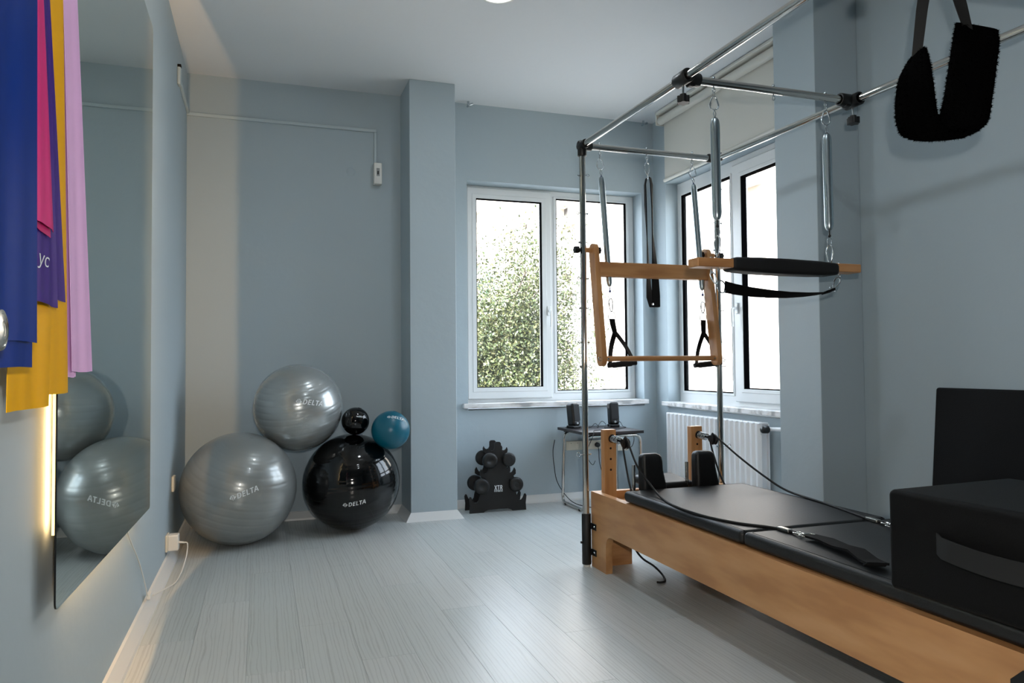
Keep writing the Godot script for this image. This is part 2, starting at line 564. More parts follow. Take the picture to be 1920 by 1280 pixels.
func room():
	# floor: a sub-floor with the laminate boards laid on it
	var fo := struct("floor", slab(Vector3(XL - 0.2, -0.25, ZF - 0.35), Vector3(XR + 0.35, -0.009, ZN + 0.2)), M.skirting_paint, "pale grey wood laminate floor with fine dark grain running to the windows", "floor")
	var lens := [1.28, 0.86, 0.44]
	var meshes := []
	for l in lens:
		var b := MB.new()
		b.box(Vector3(0, -0.0045, 0), Vector3(0.1914, 0.009, l - 0.0006), 0.0004)
		meshes.append(b.mesh())
	var x := XL + 0.035
	var col := 0
	var rng := RandomNumberGenerator.new(); rng.seed = 8
	while x < XR - 0.001:
		var first: int = [1, 2, 0, 1, 0, 2][col % 6]
		var z := ZF + 0.004
		var k := first
		while z < ZN - 0.01:
			var o := MeshInstance3D.new()
			o.name = "plank"
			o.mesh = meshes[k]
			o.set_surface_override_material(0, M["laminate_%d" % rng.randi_range(0, 2)])
			o.position = Vector3(x + 0.0957, 0, z + lens[k] / 2)
			fo.add_child(o, true)
			z += lens[k]
			k = 0
			if z + 1.28 > ZN: k = 1
			if z + 0.86 > ZN: k = 2
		x += 0.192
		col += 1
	# ceiling and walls
	struct("ceiling", slab(Vector3(XL - 0.2, H, ZF - 0.35), Vector3(XR + 0.35, H + 0.2, ZN + 0.2)), M.ceiling_paint, "plain white painted ceiling with round recessed downlights", "ceiling")
	struct("wall_left", slab(Vector3(XL - 0.2, -0.02, ZF - 0.35), Vector3(XL, H, ZN + 0.2)), M.wall_paint, "pale blue grey wall on the left that carries the mirror", "wall")
	struct("wall_near", slab(Vector3(XL, -0.02, ZN), Vector3(XR, H, ZN + 0.2)), M.wall_paint, "pale blue grey wall that closes the room opposite the windows", "wall")
	var b := mb()
	wall_with_hole(b, 0, XL, XR + 0.17, ZF - 0.20, ZF, 1.428, 2.875, 0.70, 2.392)
	struct("wall_far", b, M.wall_paint, "pale blue grey far wall with the cable duct and the first window", "wall")
	b = mb()
	wall_with_hole(b, 2, ZF, ZN + 0.2, XR, XR + 0.17, -5.03, -3.42, 0.69, 2.432)
	struct("wall_right", b, M.wall_paint, "pale blue grey right wall with the radiator and second window", "wall")
	b = mb()
	b.box(Vector3((0.938 + 1.255) / 2, H / 2, (ZF - 4.874) / 2), Vector3(0.317, H, ZF * -1 - 4.874), 0.004)
	struct("wall_pillar", b, M.wall_paint, "square pale blue grey pillar between the exercise balls and first window", "pillar")
	b = mb()
	b.box(Vector3((2.703 + XR) / 2, H / 2, (-3.384 - 3.063) / 2), Vector3(XR - 2.703, H, 0.321), 0.004)
	struct("wall_column", b, M.wall_paint, "pale blue grey column standing out of the right wall beside second window", "column")
	# sloping skirting boards
	skirt("baseboard_left", [Vector3(XL, 0, ZN), Vector3(XL, 0, ZF)], Vector3(1, 0, 0), "white sloping skirting board along the left wall under mirror")
	skirt("baseboard_far", [Vector3(XL, 0, ZF), Vector3(0.938, 0, ZF)], Vector3(0, 0, 1), "white sloping skirting board behind the exercise balls")
	skirt("baseboard_window", [Vector3(1.255, 0, ZF), Vector3(XR, 0, ZF)], Vector3(0, 0, 1), "white sloping skirting board under first window behind dumbbell rack")
	skirt("baseboard_right", [Vector3(XR, 0, ZF), Vector3(XR, 0, -3.384)], Vector3(-1, 0, 0), "white sloping skirting board behind the radiator")
	skirt("baseboard_near", [Vector3(XR, 0, -3.063), Vector3(XR, 0, ZN)], Vector3(-1, 0, 0), "white sloping skirting board along the right wall beyond column")
	# mitred skirting round the pillar
	b = mb()
	var i := [Vector2(0.938, ZF), Vector2(0.938, -4.874), Vector2(1.255, -4.874), Vector2(1.255, ZF)]
	var u := [Vector2(0.899, ZF), Vector2(0.899, -4.835), Vector2(1.294, -4.835), Vector2(1.294, ZF)]
	var nn := [Vector3(-1, 0.85, 0), Vector3(0, 0.85, 1), Vector3(1, 0.85, 0)]
	for k in 3:
		b.quad(Vector3(i[k].x, 0.055, i[k].y), Vector3(i[k + 1].x, 0.055, i[k + 1].y), Vector3(u[k + 1].x, 0.0, u[k + 1].y), Vector3(u[k].x, 0.0, u[k].y), nn[k].normalized())
	struct("baseboard_pillar", b, M.skirting_paint, "white sloping skirting mitred round the foot of the pillar", "skirting board")

func skirt(n: String, p: Array, out: Vector3, label: String):
	var b := mb()
	var d: Vector3 = (p[1] - p[0]).normalized()
	var xf := Transform3D(Basis(out, Vector3.UP, out.cross(Vector3.UP)), p[0])
	var l: float = (p[1] - p[0]).length() * signf(d.dot(out.cross(Vector3.UP)))
	b.prism(PackedVector2Array([Vector2(0, 0), Vector2(0.039, 0), Vector2(0.036, 0.012), Vector2(0.010, 0.052), Vector2(0.0, 0.055)]), xf, 0.0, l, 0.99)
	struct(n, b, M.skirting_paint, label, "skirting board")

# a rectangular frame of mitred bars: a = inner-left-bottom etc. given in the plane (u, v); depth from d0 to d1
func frame_bars(b: MB, xf: Transform3D, u0: float, u1: float, v0: float, v1: float, l: float, r: float, bt: float, t: float, d0: float, d1: float, bev := 0.006):
	var oc := [Vector2(u0, v0), Vector2(u1, v0), Vector2(u1, v1), Vector2(u0, v1)]
	var ic := [Vector2(u0 + l, v0 + bt), Vector2(u1 - r, v0 + bt), Vector2(u1 - r, v1 - t), Vector2(u0 + l, v1 - t)]
	var oc2 := [oc[0] + Vector2(bev, bev), oc[1] + Vector2(-bev, bev), oc[2] + Vector2(-bev, -bev), oc[3] + Vector2(bev, -bev)]
	var ic2 := [ic[0] - Vector2(bev, bev), ic[1] - Vector2(-bev, bev), ic[2] - Vector2(-bev, -bev), ic[3] - Vector2(bev, -bev)]
	for k in 4:
		var m := (k + 1) % 4
		var outn: Vector2 = [Vector2(0, -1), Vector2(1, 0), Vector2(0, 1), Vector2(-1, 0)][k]
		var N := (xf.basis * Vector3(0, 0, 1)).normalized()
		var O := (xf.basis * Vector3(outn.x, outn.y, 0)).normalized()
		var f := func(q: Vector2, d: float) -> Vector3: return xf * Vector3(q.x, q.y, d)
		b.quad(f.call(oc2[k], d1), f.call(oc2[m], d1), f.call(ic2[m], d1), f.call(ic2[k], d1), N)
		b.quad(f.call(oc[k], d1 - bev), f.call(oc[m], d1 - bev), f.call(oc2[m], d1), f.call(oc2[k], d1), (N + O).normalized())
		b.quad(f.call(ic[k], d1 - bev), f.call(ic[m], d1 - bev), f.call(ic2[m], d1), f.call(ic2[k], d1), (N - O).normalized())
		b.quad(f.call(oc[k], d0), f.call(oc[m], d0), f.call(oc[m], d1 - bev), f.call(oc[k], d1 - bev), O)
		b.quad(f.call(ic[k], d0), f.call(ic[m], d0), f.call(ic[m], d1 - bev), f.call(ic[k], d1 - bev), -O)
		b.quad(f.call(oc[k], d0), f.call(oc[m], d0), f.call(ic[m], d0), f.call(ic[k], d0), -N)

func gasket(b: MB, xf: Transform3D, u0: float, u1: float, v0: float, v1: float, w: float, d0: float, d1: float):
	frame_bars(b, xf, u0, u1, v0, v1, w, w, w, w, d0, d1, 0.0005)

func handle(parent: Node3D, xf: Transform3D):
	# xf: origin on the sash face, x across, y up, z out of the wall
	var h := Node3D.new(); h.name = "handle"; h.position = xf.origin - org(parent); parent.add_child(h, true)
	var b := mb(h)
	b.box(xf * Vector3(0, 0, 0.006), Vector3(0.030, 0.075, 0.012), 0.005, xf.basis, 2)
	put("escutcheon", b, M.pvc, h)
	b = mb(h)
	b.tube(bent([xf * Vector3(0, 0.0, 0.010), xf * Vector3(0, 0.0, 0.045), xf * Vector3(0.0, -0.125, 0.042)], 0.014), 0.0095, 10)
	put("lever", b, M.pvc, h)

func window_far():
	var w := thing("window_1", "white two part plastic window in the far wall with a tree outside", "window", Vector3(2.15, 0.747, ZF), "", "structure")
	var xf := Transform3D(Basis.IDENTITY, Vector3(0, 0, -5.336))
	var b := mb(w)
	frame_bars(b, xf, 1.43, 2.875, 0.745, 2.392, 0.055, 0.050, 0.062, 0.052, -0.06, -0.022)
	b.box(Vector3(2.155, 1.56, -5.336 - 0.0425), Vector3(0.07, 1.60, 0.038))
	put("frame", b, M.pvc, w)
	b = mb(w)
	frame_bars(b, xf, 1.461, 2.142, 0.772, 2.376, 0.072, 0.081, 0.088, 0.086, -0.055, 0.0)
	put("sash", b, M.pvc, w)
	b = mb(w)
	frame_bars(b, xf, 1.500, 2.100, 0.825, 2.325, 0.033, 0.039, 0.035, 0.035, -0.02, 0.004, 0.003)
	frame_bars(b, xf, 2.168, 2.828, 0.805, 2.348, 0.024, 0.026, 0.020, 0.017, -0.05, -0.016, 0.003)
	put("glazing_bead", b, M.pvc, w)
	b = mb(w)
	gasket(b, xf, 1.528, 2.066, 0.855, 2.295, 0.009, -0.036, 0.002)
	gasket(b, xf, 2.187, 2.807, 0.820, 2.336, 0.009, -0.05, -0.0175)
	put("gasket", b, M.gasket, w)
	for p in [[1.53, 2.066, 0.857, 2.294], [2.19, 2.806, 0.822, 2.334]]:
		b = mb(w)
		var z := -5.336 - 0.032
		b.quad(Vector3(p[0], p[2], z), Vector3(p[1], p[2], z), Vector3(p[1], p[3], z), Vector3(p[0], p[3], z), Vector3(0, 0, 1))
		put("pane", b, M.glass, w)
	handle(w, Transform3D(Basis.IDENTITY, Vector3(2.115, 1.445, -5.336)))
	b = mb(w)
	b.box(Vector3(2.14, 0.7315, -5.29), Vector3(1.51, 0.035, 0.23), 0.005, Basis.IDENTITY, 2)
	put("sill", b, M.marble, w, "grey white marble sill")

func window_right():
	var w := thing("window_2", "white two part plastic window in the right wall over the radiator", "window", Vector3(XR, 0.735, -4.25), "", "structure")
	# u runs towards the far wall (-z), v up, depth towards the room (-x)
	var xf := Transform3D(Basis(Vector3(0, 0, -1), Vector3.UP, Vector3(-1, 0, 0)), Vector3(3.070, 0, 0))
	var b := mb(w)
	frame_bars(b, xf, 3.42, 5.03, 0.725, 2.432, 0.05, 0.062, 0.082, 0.098, -0.06, -0.015)
	b.box(Vector3(3.070 + 0.041, 1.56, -4.305), Vector3(0.045, 1.66, 0.07))
	put("frame", b, M.pvc, w)
	b = mb(w)
	frame_bars(b, xf, 3.47, 4.290, 0.765, 2.385, 0.09, 0.088, 0.086, 0.092, -0.055, 0.006)
	put("sash", b, M.pvc, w)
	b = mb(w)
	frame_bars(b, xf, 3.545, 4.215, 0.828, 2.318, 0.018, 0.024, 0.026, 0.028, -0.03, 0.01, 0.003)
	frame_bars(b, xf, 4.325, 4.985, 0.800, 2.348, 0.012, 0.022, 0.020, 0.020, -0.05, -0.010, 0.003)
	put("glazing_bead", b, M.pvc, w)
	b = mb(w)
	gasket(b, xf, 3.556, 4.200, 0.848, 2.296, 0.012, -0.036, 0.007)
	gasket(b, xf, 4.332, 4.972, 0.814, 2.333, 0.012, -0.05, -0.012)
	put("gasket", b, M.gasket, w)
	for p in [[3.56, 4.198, 0.852, 2.292], [4.334, 4.968, 0.815, 2.330]]:
		b = mb(w)
		b.quad(xf * Vector3(p[0], p[2], -0.03), xf * Vector3(p[1], p[2], -0.03), xf * Vector3(p[1], p[3], -0.03), xf * Vector3(p[0], p[3], -0.03), Vector3(-1, 0, 0))
		put("pane", b, M.glass, w)
	handle(w, Transform3D(xf.basis, xf * Vector3(4.250, 1.40, 0.006)))
	b = mb(w)
	b.box(Vector3(3.005, 0.720, -4.243), Vector3(0.13, 0.032, 1.65), 0.005, Basis.IDENTITY, 2)
	put("sill", b, M.marble, w, "grey white marble sill")
	# roller blind, drawn down over the top of the window
	var r := thing("roller_blind", "cream roller blind rolled most of the way up over second window", "blind", Vector3(2.92, 2.88, -4.2))
	b = mb(r)
	b.box(Vector3(2.900, 2.947, -4.185), Vector3(0.075, 0.022, 1.56), 0.004)
	put("headrail", b, M.blind_rail, r)
	b = mb(r)
	b.cyl(Vector3(2.905, 2.893, -4.955), Vector3(2.905, 2.893, -3.415), 0.031, 0.031, 24)
	put("roll", b, M.blind_fabric, r)
	for z in [-4.968, -3.402]:
		b = mb(r)
		b.box(Vector3(2.905, 2.905, z), Vector3(0.072, 0.09, 0.012), 0.005, Basis.IDENTITY, 2)
		put("bracket", b, M.blind_rail, r)
	b = mb(r)
	b.box(Vector3(2.932, 2.665, -4.185), Vector3(0.0016, 0.47, 1.53))
	put("fabric", b, M.blind_fabric, r)
	b = mb(r)
	b.cyl(Vector3(2.932, 2.434, -4.955), Vector3(2.932, 2.434, -3.415), 0.013, 0.013, 14)
	put("bottom_rail", b, M.blind_rail, r)

func ceiling_lights():
	for k in 2:
		var z: float = [-3.60, -1.80][k]
		var label: String = ["round white downlight shining in the ceiling nearest the windows", "round white downlight in the ceiling over the middle of the mat", "round white downlight in the ceiling behind the mirror end"][k]
		var t := thing("ceiling_light", label, "ceiling light", Vector3(1.165, H, z), "recessed ceiling downlights")
		var b := mb(t)
		b.lathe(PackedVector2Array([Vector2(0.088, 0.0), Vector2(0.088, -0.006), Vector2(0.092, -0.009), Vector2(0.102, -0.006), Vector2(0.108, 0.0)]), Transform3D(Basis.IDENTITY, t.position), 40)
		put("trim_ring", b, M.white_plastic, t)
		b = mb(t)
		b.lathe(PackedVector2Array([Vector2(0.0885, -0.002), Vector2(0.05, -0.005), Vector2(0.0, -0.006)]), Transform3D(Basis.IDENTITY, t.position), 40)
		put("diffuser", b, M.lamp_glow, t)
		var l := AreaLight3D.new()
		l.name = "downlight"
		l.area_size = Vector2(0.15, 0.15)
		l.light_color = Color(0.93, 0.97, 1.0)
		l.light_energy = LAMP
		l.area_range = 12.0
		l.area_attenuation = 2.0
		l.shadow_enabled = true
		l.basis = Basis(Vector3.RIGHT, -PI / 2)
		l.position = Vector3(0, -0.014, 0)
		t.add_child(l, true)

const LAMP := 1.0

# ---------------------------------------------------------------- outside
func outside():
	var conc := mat("concrete_render", Color(0.80, 0.77, 0.73), 0.9)
	conc.albedo_texture = noise_tex(41, 0.01, 4, false, grad([Color(0.90, 0.87, 0.83), Color(1, 1, 1)], [0.3, 0.7]))
	tri_map(conc, Vector3.ONE * 0.12)
	var shade := mat("window_dark", Color(0.20, 0.19, 0.19), 0.2)
	mat("ground_grey", Color(0.34, 0.34, 0.34), 0.9)
	struct("trim_ground", slab(Vector3(-60, -6.4, -90), Vector3(15, -6.0, ZF - 0.4)), M.ground_grey, "grey yard between this house and the block next door", "ground")
	var g := thing("apartment_building", "tall pale cream apartment block with small recessed windows outside both windows", "building", Vector3(19, -6.0, -30))
	# stepped facade: [z far, z near, x of the face]
	var b := mb(g)
	for s in [[-43.4, -8.0, 15.0], [-48.0, -43.4, 16.3], [-70.0, -48.0, 14.4]]:
		b.box(Vector3((s[2] + 27) / 2, 5.0, (s[0] + s[1]) / 2), Vector3(27 - s[2], 22.0, s[1] - s[0]))
	put("wall", b, conc, g)
	# recessed windows with a surround, a sill and a pane
	for r in [[-34.9, 8.75, 1.1, 0.75], [-34.6, 5.3, 1.1, 0.75], [-34.9, 1.85, 1.1, 0.75], [-34.9, -1.5, 1.1, 0.75], [-41.2, 6.0, 1.0, 1.5], [-40.9, 9.2, 1.0, 0.4], [-20.0, 7.9, 0.5, 1.9], [-20.0, 4.45, 0.5, 1.9], [-20.1, 1.35, 0.5, 1.9], [-20.1, -2.0, 0.5, 1.9], [-26.0, 8.2, 1.3, 1.4], [-26.0, 4.9, 1.3, 1.4], [-26.0, 1.5, 1.3, 1.4]]:
		var wn := Node3D.new(); wn.name = "window"; wn.position = Vector3(15.0, r[1], r[0]) - org(g); g.add_child(wn, true)
		b = mb(wn)
		frame_bars(b, Transform3D(Basis(Vector3(0, 0, -1), Vector3.UP, Vector3(-1, 0, 0)), Vector3(15.0, r[1], r[0])), -r[2] / 2 - 0.16, r[2] / 2 + 0.16, -r[3] / 2 - 0.16, r[3] / 2 + 0.16, 0.16, 0.16, 0.16, 0.16, -0.05, 0.30, 0.01)
		b.box(Vector3(14.75, r[1] - r[3] / 2 - 0.2, r[0]), Vector3(0.5, 0.1, r[2] + 0.6))
		put("surround", b, conc, wn)
		b = mb(wn)
		b.quad(Vector3(14.97, r[1] - r[3] / 2, r[0] - r[2] / 2), Vector3(14.97, r[1] - r[3] / 2, r[0] + r[2] / 2), Vector3(14.97, r[1] + r[3] / 2, r[0] + r[2] / 2), Vector3(14.97, r[1] + r[3] / 2, r[0] - r[2] / 2), Vector3(-1, 0, 0))
		put("pane", b, shade, wn)
	# balconies in the step of the facade: dark openings over solid parapets
	for y in [11.4, 8.0, 4.6, 1.2]:
		b = mb(g)
		b.box(Vector3(16.28, y + 0.2, -45.2), Vector3(0.08, 1.5, 2.6))
		put("loggia_opening", b, shade, g)
		b = mb(g)
		b.box(Vector3(15.65, y - 1.2, -45.4), Vector3(1.3, 1.2, 3.6), 0.02)
		put("balcony", b, conc, g)
	for y in [10.2, 6.6]:
		b = mb(g)
		b.box(Vector3(14.36, y, -52.0), Vector3(0.12, 1.9, 2.2))
		put("window", b, shade, g)
		b = mb(g)
		b.box(Vector3(14.2, y + 1.6, -53.0), Vector3(0.5, 0.25, 8.0), 0.02)
		put("ledge", b, conc, g)
	# trees between the houses
	tree("leafy_tree", "bushy pale green tree filling the lower half of first window", Vector3(3.95, -6.0, -12.6), Vector3(4.02, 0.95, -12.6), Vector3(1.75, 2.15, 1.6), 36, 76000, 0.062, Color(0.050, 0.062, 0.022), 1)
	tree("pine_tree", "small blue green tree top at the left edge of first window", Vector3(4.45, -6.0, -17.4), Vector3(4.62, 2.5, -17.4), Vector3(0.95, 1.55, 0.95), 12, 10000, 0.055, Color(0.020, 0.048, 0.026), 2)

func tree(n: String, label: String, foot: Vector3, mid: Vector3, rad: Vector3, limbs: int, leaves: int, size: float, c: Color, sd: int):
	var rng := RandomNumberGenerator.new(); rng.seed = sd * 77
	var t := thing(n, label, "tree", foot)
	var bark := mat(n + "_bark", Color(0.30, 0.26, 0.22), 0.9)
	var lf := mat(n + "_leaf", Color.WHITE, 0.55)
	lf.vertex_color_use_as_albedo = true
	lf.backlight_enabled = true
	lf.backlight = Color(c.r * 4.0, c.g * 4.0, c.b * 2.4).linear_to_srgb()
	var b := mb(t)
	b.tube(curve([foot, Vector3(foot.x + 0.1, -2.5, foot.z), mid - Vector3(0, rad.y, 0), mid], 20), 0.055, 8)
	put("trunk", b, bark, t)
	var tips := []
	for k in limbs:
		var a := rng.randf() * TAU
		var e := rng.randf_range(-0.9, 1.0)
		var q := rng.randf_range(0.5, 1.0)
		var h := sqrt(1.0 - e * e * 0.85) * q
		var tip := mid + Vector3(cos(a) * rad.x * h, e * rad.y, sin(a) * rad.z * h)
		b = mb(t)
		b.tube(curve([mid + Vector3(0, -rad.y * 0.5 + minf(tip.y - mid.y, 0.0) * 0.6, 0), mid.lerp(tip, 0.5) + Vector3(0, 0.12, 0), tip], 10), 0.012, 5)
		put("branch", b, bark, t)
		tips.append(tip)
		tips.append(mid.lerp(tip, 0.62))
		tips.append(mid.lerp(tip, 0.30))
	# foliage: bent leaves gathered round the twigs
	var st := SurfaceTool.new()
	st.begin(Mesh.PRIMITIVE_TRIANGLES)
	for k in leaves:
		var tip: Vector3 = tips[rng.randi() % tips.size()]
		var p := tip + Vector3(rng.randfn() * 0.20, rng.randfn() * 0.17, rng.randfn() * 0.20) * rad - foot
		var d := Vector3(rng.randfn(), rng.randfn() - 0.3, rng.randfn()).normalized()
		var s := d.cross(Vector3(rng.randfn(), rng.randfn(), rng.randfn())).normalized()
		var nn := d.cross(s)
		var l := size * rng.randf_range(0.7, 1.35)
		var v := rng.randf_range(0.6, 1.5)
		var col := Color(c.r * v * rng.randf_range(0.85, 1.3), c.g * v, c.b * v * rng.randf_range(0.7, 1.2))
		var a0 := p; var a1 := p + d * l * 0.5 + s * l * 0.26 + nn * l * 0.06; var a2 := p + d * l; var a3 := p + d * l * 0.5 - s * l * 0.26 + nn * l * 0.06
		for q in [a0, a1, a2, a0, a2, a3]:
			st.set_color(col); st.set_normal(nn); st.add_vertex(q)
	put("foliage", st.commit(), lf, t, "", "stuff")

# ---------------------------------------------------------------- on the walls
func wall_fittings():
	# cable duct: along the far wall, down to the switch box, and up the left wall
	var t := thing("cable_duct", "thin white cable duct running high along the far wall down to the switch box", "cable duct", Vector3(0.15, 2.69, ZF))
	var b := mb(t)
	b.box(Vector3((XL + 0.767) / 2, 2.690, ZF + 0.008), Vector3(0.767 - XL, 0.022, 0.016), 0.003)
	put("run", b, M.wall_trunk, t)
	b = mb(t)
	b.box(Vector3(0.758, 2.566, ZF + 0.008), Vector3(0.018, 0.226, 0.016), 0.003)
	put("drop", b, M.wall_trunk, t)
	b = mb(t)
	var a := Vector3(XL + 0.008, 2.700, ZF + 0.016); var e := Vector3(XL + 0.008, 2.715, -4.66)
	b.box((a + e) / 2, Vector3(0.016, 0.022, (e - a).length()), 0.003, Basis(Vector3.RIGHT, -0.027))
	put("run", b, M.wall_trunk, t)
	t = thing("switch_box", "small white surface switch box at the end of the cable duct", "switch", Vector3(0.770, 2.38, ZF))
	b = mb(t)
	b.box(Vector3(0.770, 2.378, ZF + 0.03), Vector3(0.058, 0.150, 0.06), 0.006, Basis.IDENTITY, 2)
	put("housing", b, M.white_plastic, t)
	b = mb(t)
	b.box(Vector3(0.770, 2.386, ZF + 0.0605), Vector3(0.022, 0.056, 0.003))
	put("rocker_plate", b, M.grey_plastic, t)
	b = mb(t)
	b.box(Vector3(0.770, 2.381, ZF + 0.064), Vector3(0.011, 0.024, 0.008), 0.003)
	put("switch_lever", b, M.black_plastic, t)
	# a broken end of duct with its hole, high on the left wall
	t = thing("cable_outlet", "broken white duct end with a dark hole high on the left wall", "cable outlet", Vector3(XL, 2.74, -4.60))
	b = mb(t)
	b.box(Vector3(XL + 0.010, 2.730, -4.64), Vector3(0.02, 0.12, 0.06), 0.008, Basis.IDENTITY, 2)
	put("cover", b, M.wall_trunk, t)
	b = mb(t)
	b.box(Vector3(XL + 0.012, 2.778, -4.625), Vector3(0.020, 0.018, 0.032), 0.003)
	put("hole", b, M.dark_hole, t)
	# painted-over round plug
	b = mb()
	b.lathe(PackedVector2Array([Vector2(0.0, 0.004), Vector2(0.026, 0.004), Vector2(0.031, 0.0)]), Transform3D(Basis(Vector3.RIGHT, PI / 2), Vector3(0.588, 2.389, ZF)), 24)
	single("wall_plug", b, M.wall_paint, "round painted over wall plug left of the switch box", "wall plug")
	# metal hooks where the ceiling meets the far wall
	for k in 2:
		var x: float = [1.43, 2.872][k]
		b = mb()
		b.tube(bent([Vector3(x, H - 0.002, ZF + 0.05), Vector3(x, H - 0.03, ZF + 0.05), Vector3(x + 0.035, H - 0.016, ZF + 0.05)], 0.012), 0.009, 8)
		b.cyl(Vector3(x, H - 0.032, ZF + 0.03), Vector3(x, H - 0.032, ZF + 0.07), 0.008, 0.008, 10)
		single("curtain_hook", b, M.zinc, ["small metal curtain hook on the ceiling beside the pillar", "small metal curtain hook on the ceiling near the blind"][k], "hook")
	# sockets on the left wall
	t = thing("wall_socket", "cream wall socket touching the big grey ball on the left wall", "socket", Vector3(XL, 0.39, -4.49))
	b = mb(t)
	b.box(Vector3(XL + 0.007, 0.39, -4.49), Vector3(0.014, 0.084, 0.084), 0.005, Basis.IDENTITY, 2)
	put("plate", b, M.cream_plastic, t)
	b = mb(t)
	b.lathe(PackedVector2Array([Vector2(0.021, 0.015), Vector2(0.024, 0.016), Vector2(0.027, 0.0145)]), Transform3D(Basis(Vector3.BACK, -PI / 2), Vector3(XL, 0.39, -4.49)), 20)
	put("socket_ring", b, M.white_plastic, t)
	t = thing("power_adapter", "white plug in power adapter low on the left wall near the big grey ball", "adapter", Vector3(XL, 0.12, -4.226))
	b = mb(t)
	b.box(Vector3(XL + 0.006, 0.125, -4.226), Vector3(0.012, 0.086, 0.086), 0.004)
	put("socket_plate", b, M.cream_plastic, t)
	b = mb(t)
	b.box(Vector3(XL + 0.036, 0.125, -4.226), Vector3(0.052, 0.082, 0.062), 0.008, Basis.IDENTITY, 2)
	put("housing", b, M.white_plastic, t)
	b = mb(t)
	b.cyl(Vector3(XL + 0.058, 0.125, -4.215), Vector3(XL + 0.092, 0.124, -4.20), 0.007, 0.004, 10)
	put("strain_relief", b, M.white_plastic, t)
	b = mb(t)
	var c := curve([Vector3(-0.378, 0.124, -4.20), Vector3(-0.362, 0.118, -4.195), Vector3(-0.366, 0.060, -4.19), Vector3(-0.375, 0.018, -4.06), Vector3(-0.386, 0.008, -3.88), Vector3(-0.412, 0.034, -3.68), Vector3(-0.436, 0.062, -3.50)], 36)
	b.tube(c, 0.0032, 7)
	put("cord", b, M.white_plastic, t)
	b = mb(t)
	b.box(Vector3(-0.447, 0.072, -3.465), Vector3(0.016, 0.022, 0.05), 0.003)
	put("connector", b, M.white_plastic, t)
	b = mb(t)
	b.tube(curve([Vector3(-0.449, 0.078, -3.44), Vector3(-0.455, 0.17, -3.37), Vector3(-0.460, 0.28, -3.25), Vector3(-0.461, 0.40, -3.06), Vector3(-0.461, 0.475, -2.97)], 26), 0.0026, 7)
	put("cord", b, M.white_plastic, t)

func mirror():
	var t := thing("wall_mirror", "tall frameless mirror with warm backlight on the left wall", "mirror", Vector3(XL, 0.48, -2.6))
	# outline in (z, y): corner radius at the corners
	var q := [Vector2(-1.887, 0.494), Vector2(-3.343, 0.460), Vector2(-3.343, 2.442), Vector2(-1.887, 2.442)]
	var out := PackedVector2Array()
	for i in 4:
		var p: Vector2 = q[i]
		var a: Vector2 = p + (q[(i + 3) % 4] - p).normalized() * 0.02
		var d: Vector2 = p + (q[(i + 1) % 4] - p).normalized() * 0.02
		for j in 6:
			var f := j / 5.0
			out.append(a.lerp(p, f).lerp(p.lerp(d, f), f))
	var xf := Transform3D(Basis(Vector3(0, 0, 1), Vector3.UP, Vector3(-1, 0, 0)), Vector3.ZERO)   # local x -> world z, local z -> world -x
	var b := mb(t)
	b.prism(out, xf, 0.4302, 0.434)
	put("glass_back", b, M.mirror_edge, t, "dark polished edge")
	b = mb(t)
	var idx := Geometry2D.triangulate_polygon(out)
	for i in range(0, idx.size(), 3):
		var v := []
		for k in 3: v.append(Vector3(-0.430, out[idx[i + k]].y, out[idx[i + k]].x))
		b.tri(v[0], v[1], v[2], Vector3.RIGHT, Vector3.RIGHT, Vector3.RIGHT)
	put("mirror_glass", b, M.mirror_silver, t)
	# aluminium channel behind the glass that carries the strips of small warm lights
	b = mb(t)
	for s in [[Vector3(-0.4375, 1.51, -1.905), Vector3(0.006, 1.70, 0.020)], [Vector3(-0.4505, 1.46, -3.265), Vector3(0.014, 1.85, 0.012)], [Vector3(-0.4505, 0.552, -2.66), Vector3(0.014, 0.012, 1.15)], [Vector3(-0.4505, 2.372, -2.66), Vector3(0.014, 0.012, 1.15)]]:
		b.box(s[0], s[1])
	put("channel", b, M.zinc, t)
	b = mb(t)
	b.box(Vector3(-0.4375, 1.51, -1.8925), Vector3(0.006, 1.70, 0.005))
	put("led_strip", b, M.led_glow, t, "warm light strip along the near edge")
	for s in [["led_strip", Vector3(-0.4505, 1.46, -3.2725), Vector3(0.010, 1.80, 0.003)], ["led_strip", Vector3(-0.4505, 0.5445, -2.66), Vector3(0.010, 0.003, 1.10)], ["led_strip", Vector3(-0.4505, 2.3795, -2.66), Vector3(0.010, 0.003, 1.10)]]:
		b = mb(t)
		b.box(s[1], s[2])
		put(s[0], b, M.led_soft, t)
	for s in [[Vector3(-0.4425, 1.51, -1.965), Vector3(-1, 0, 0), 1.70, LED * 0.8], [Vector3(-0.4442, 1.46, -3.2745), Vector3(0, 0, -1), 1.80, LED * 3.0], [Vector3(-0.4442, 0.5430, -2.66), Vector3(0, -1, 0), 1.10, LED * 0.8], [Vector3(-0.4442, 2.381, -2.66), Vector3(0, 1, 0), 1.10, LED * 1.6]]:
		var l := AreaLight3D.new()
		l.name = "led_light"
		var z: Vector3 = -s[1]
		var long := Vector3.UP if absf(z.y) < 0.5 else Vector3.BACK
		l.basis = Basis(long.cross(z), long, z).orthonormalized()
		l.position = s[0] - t.position
		l.area_size = Vector2(0.002 if s[1].x == 0.0 else 0.008, s[2])
		l.light_color = Color(1.0, 0.80, 0.54)
		l.light_energy = s[3]
		l.area_range = 8.0
		l.area_attenuation = 2.0
		l.shadow_enabled = true
		t.add_child(l, true)

const LED := 0.5

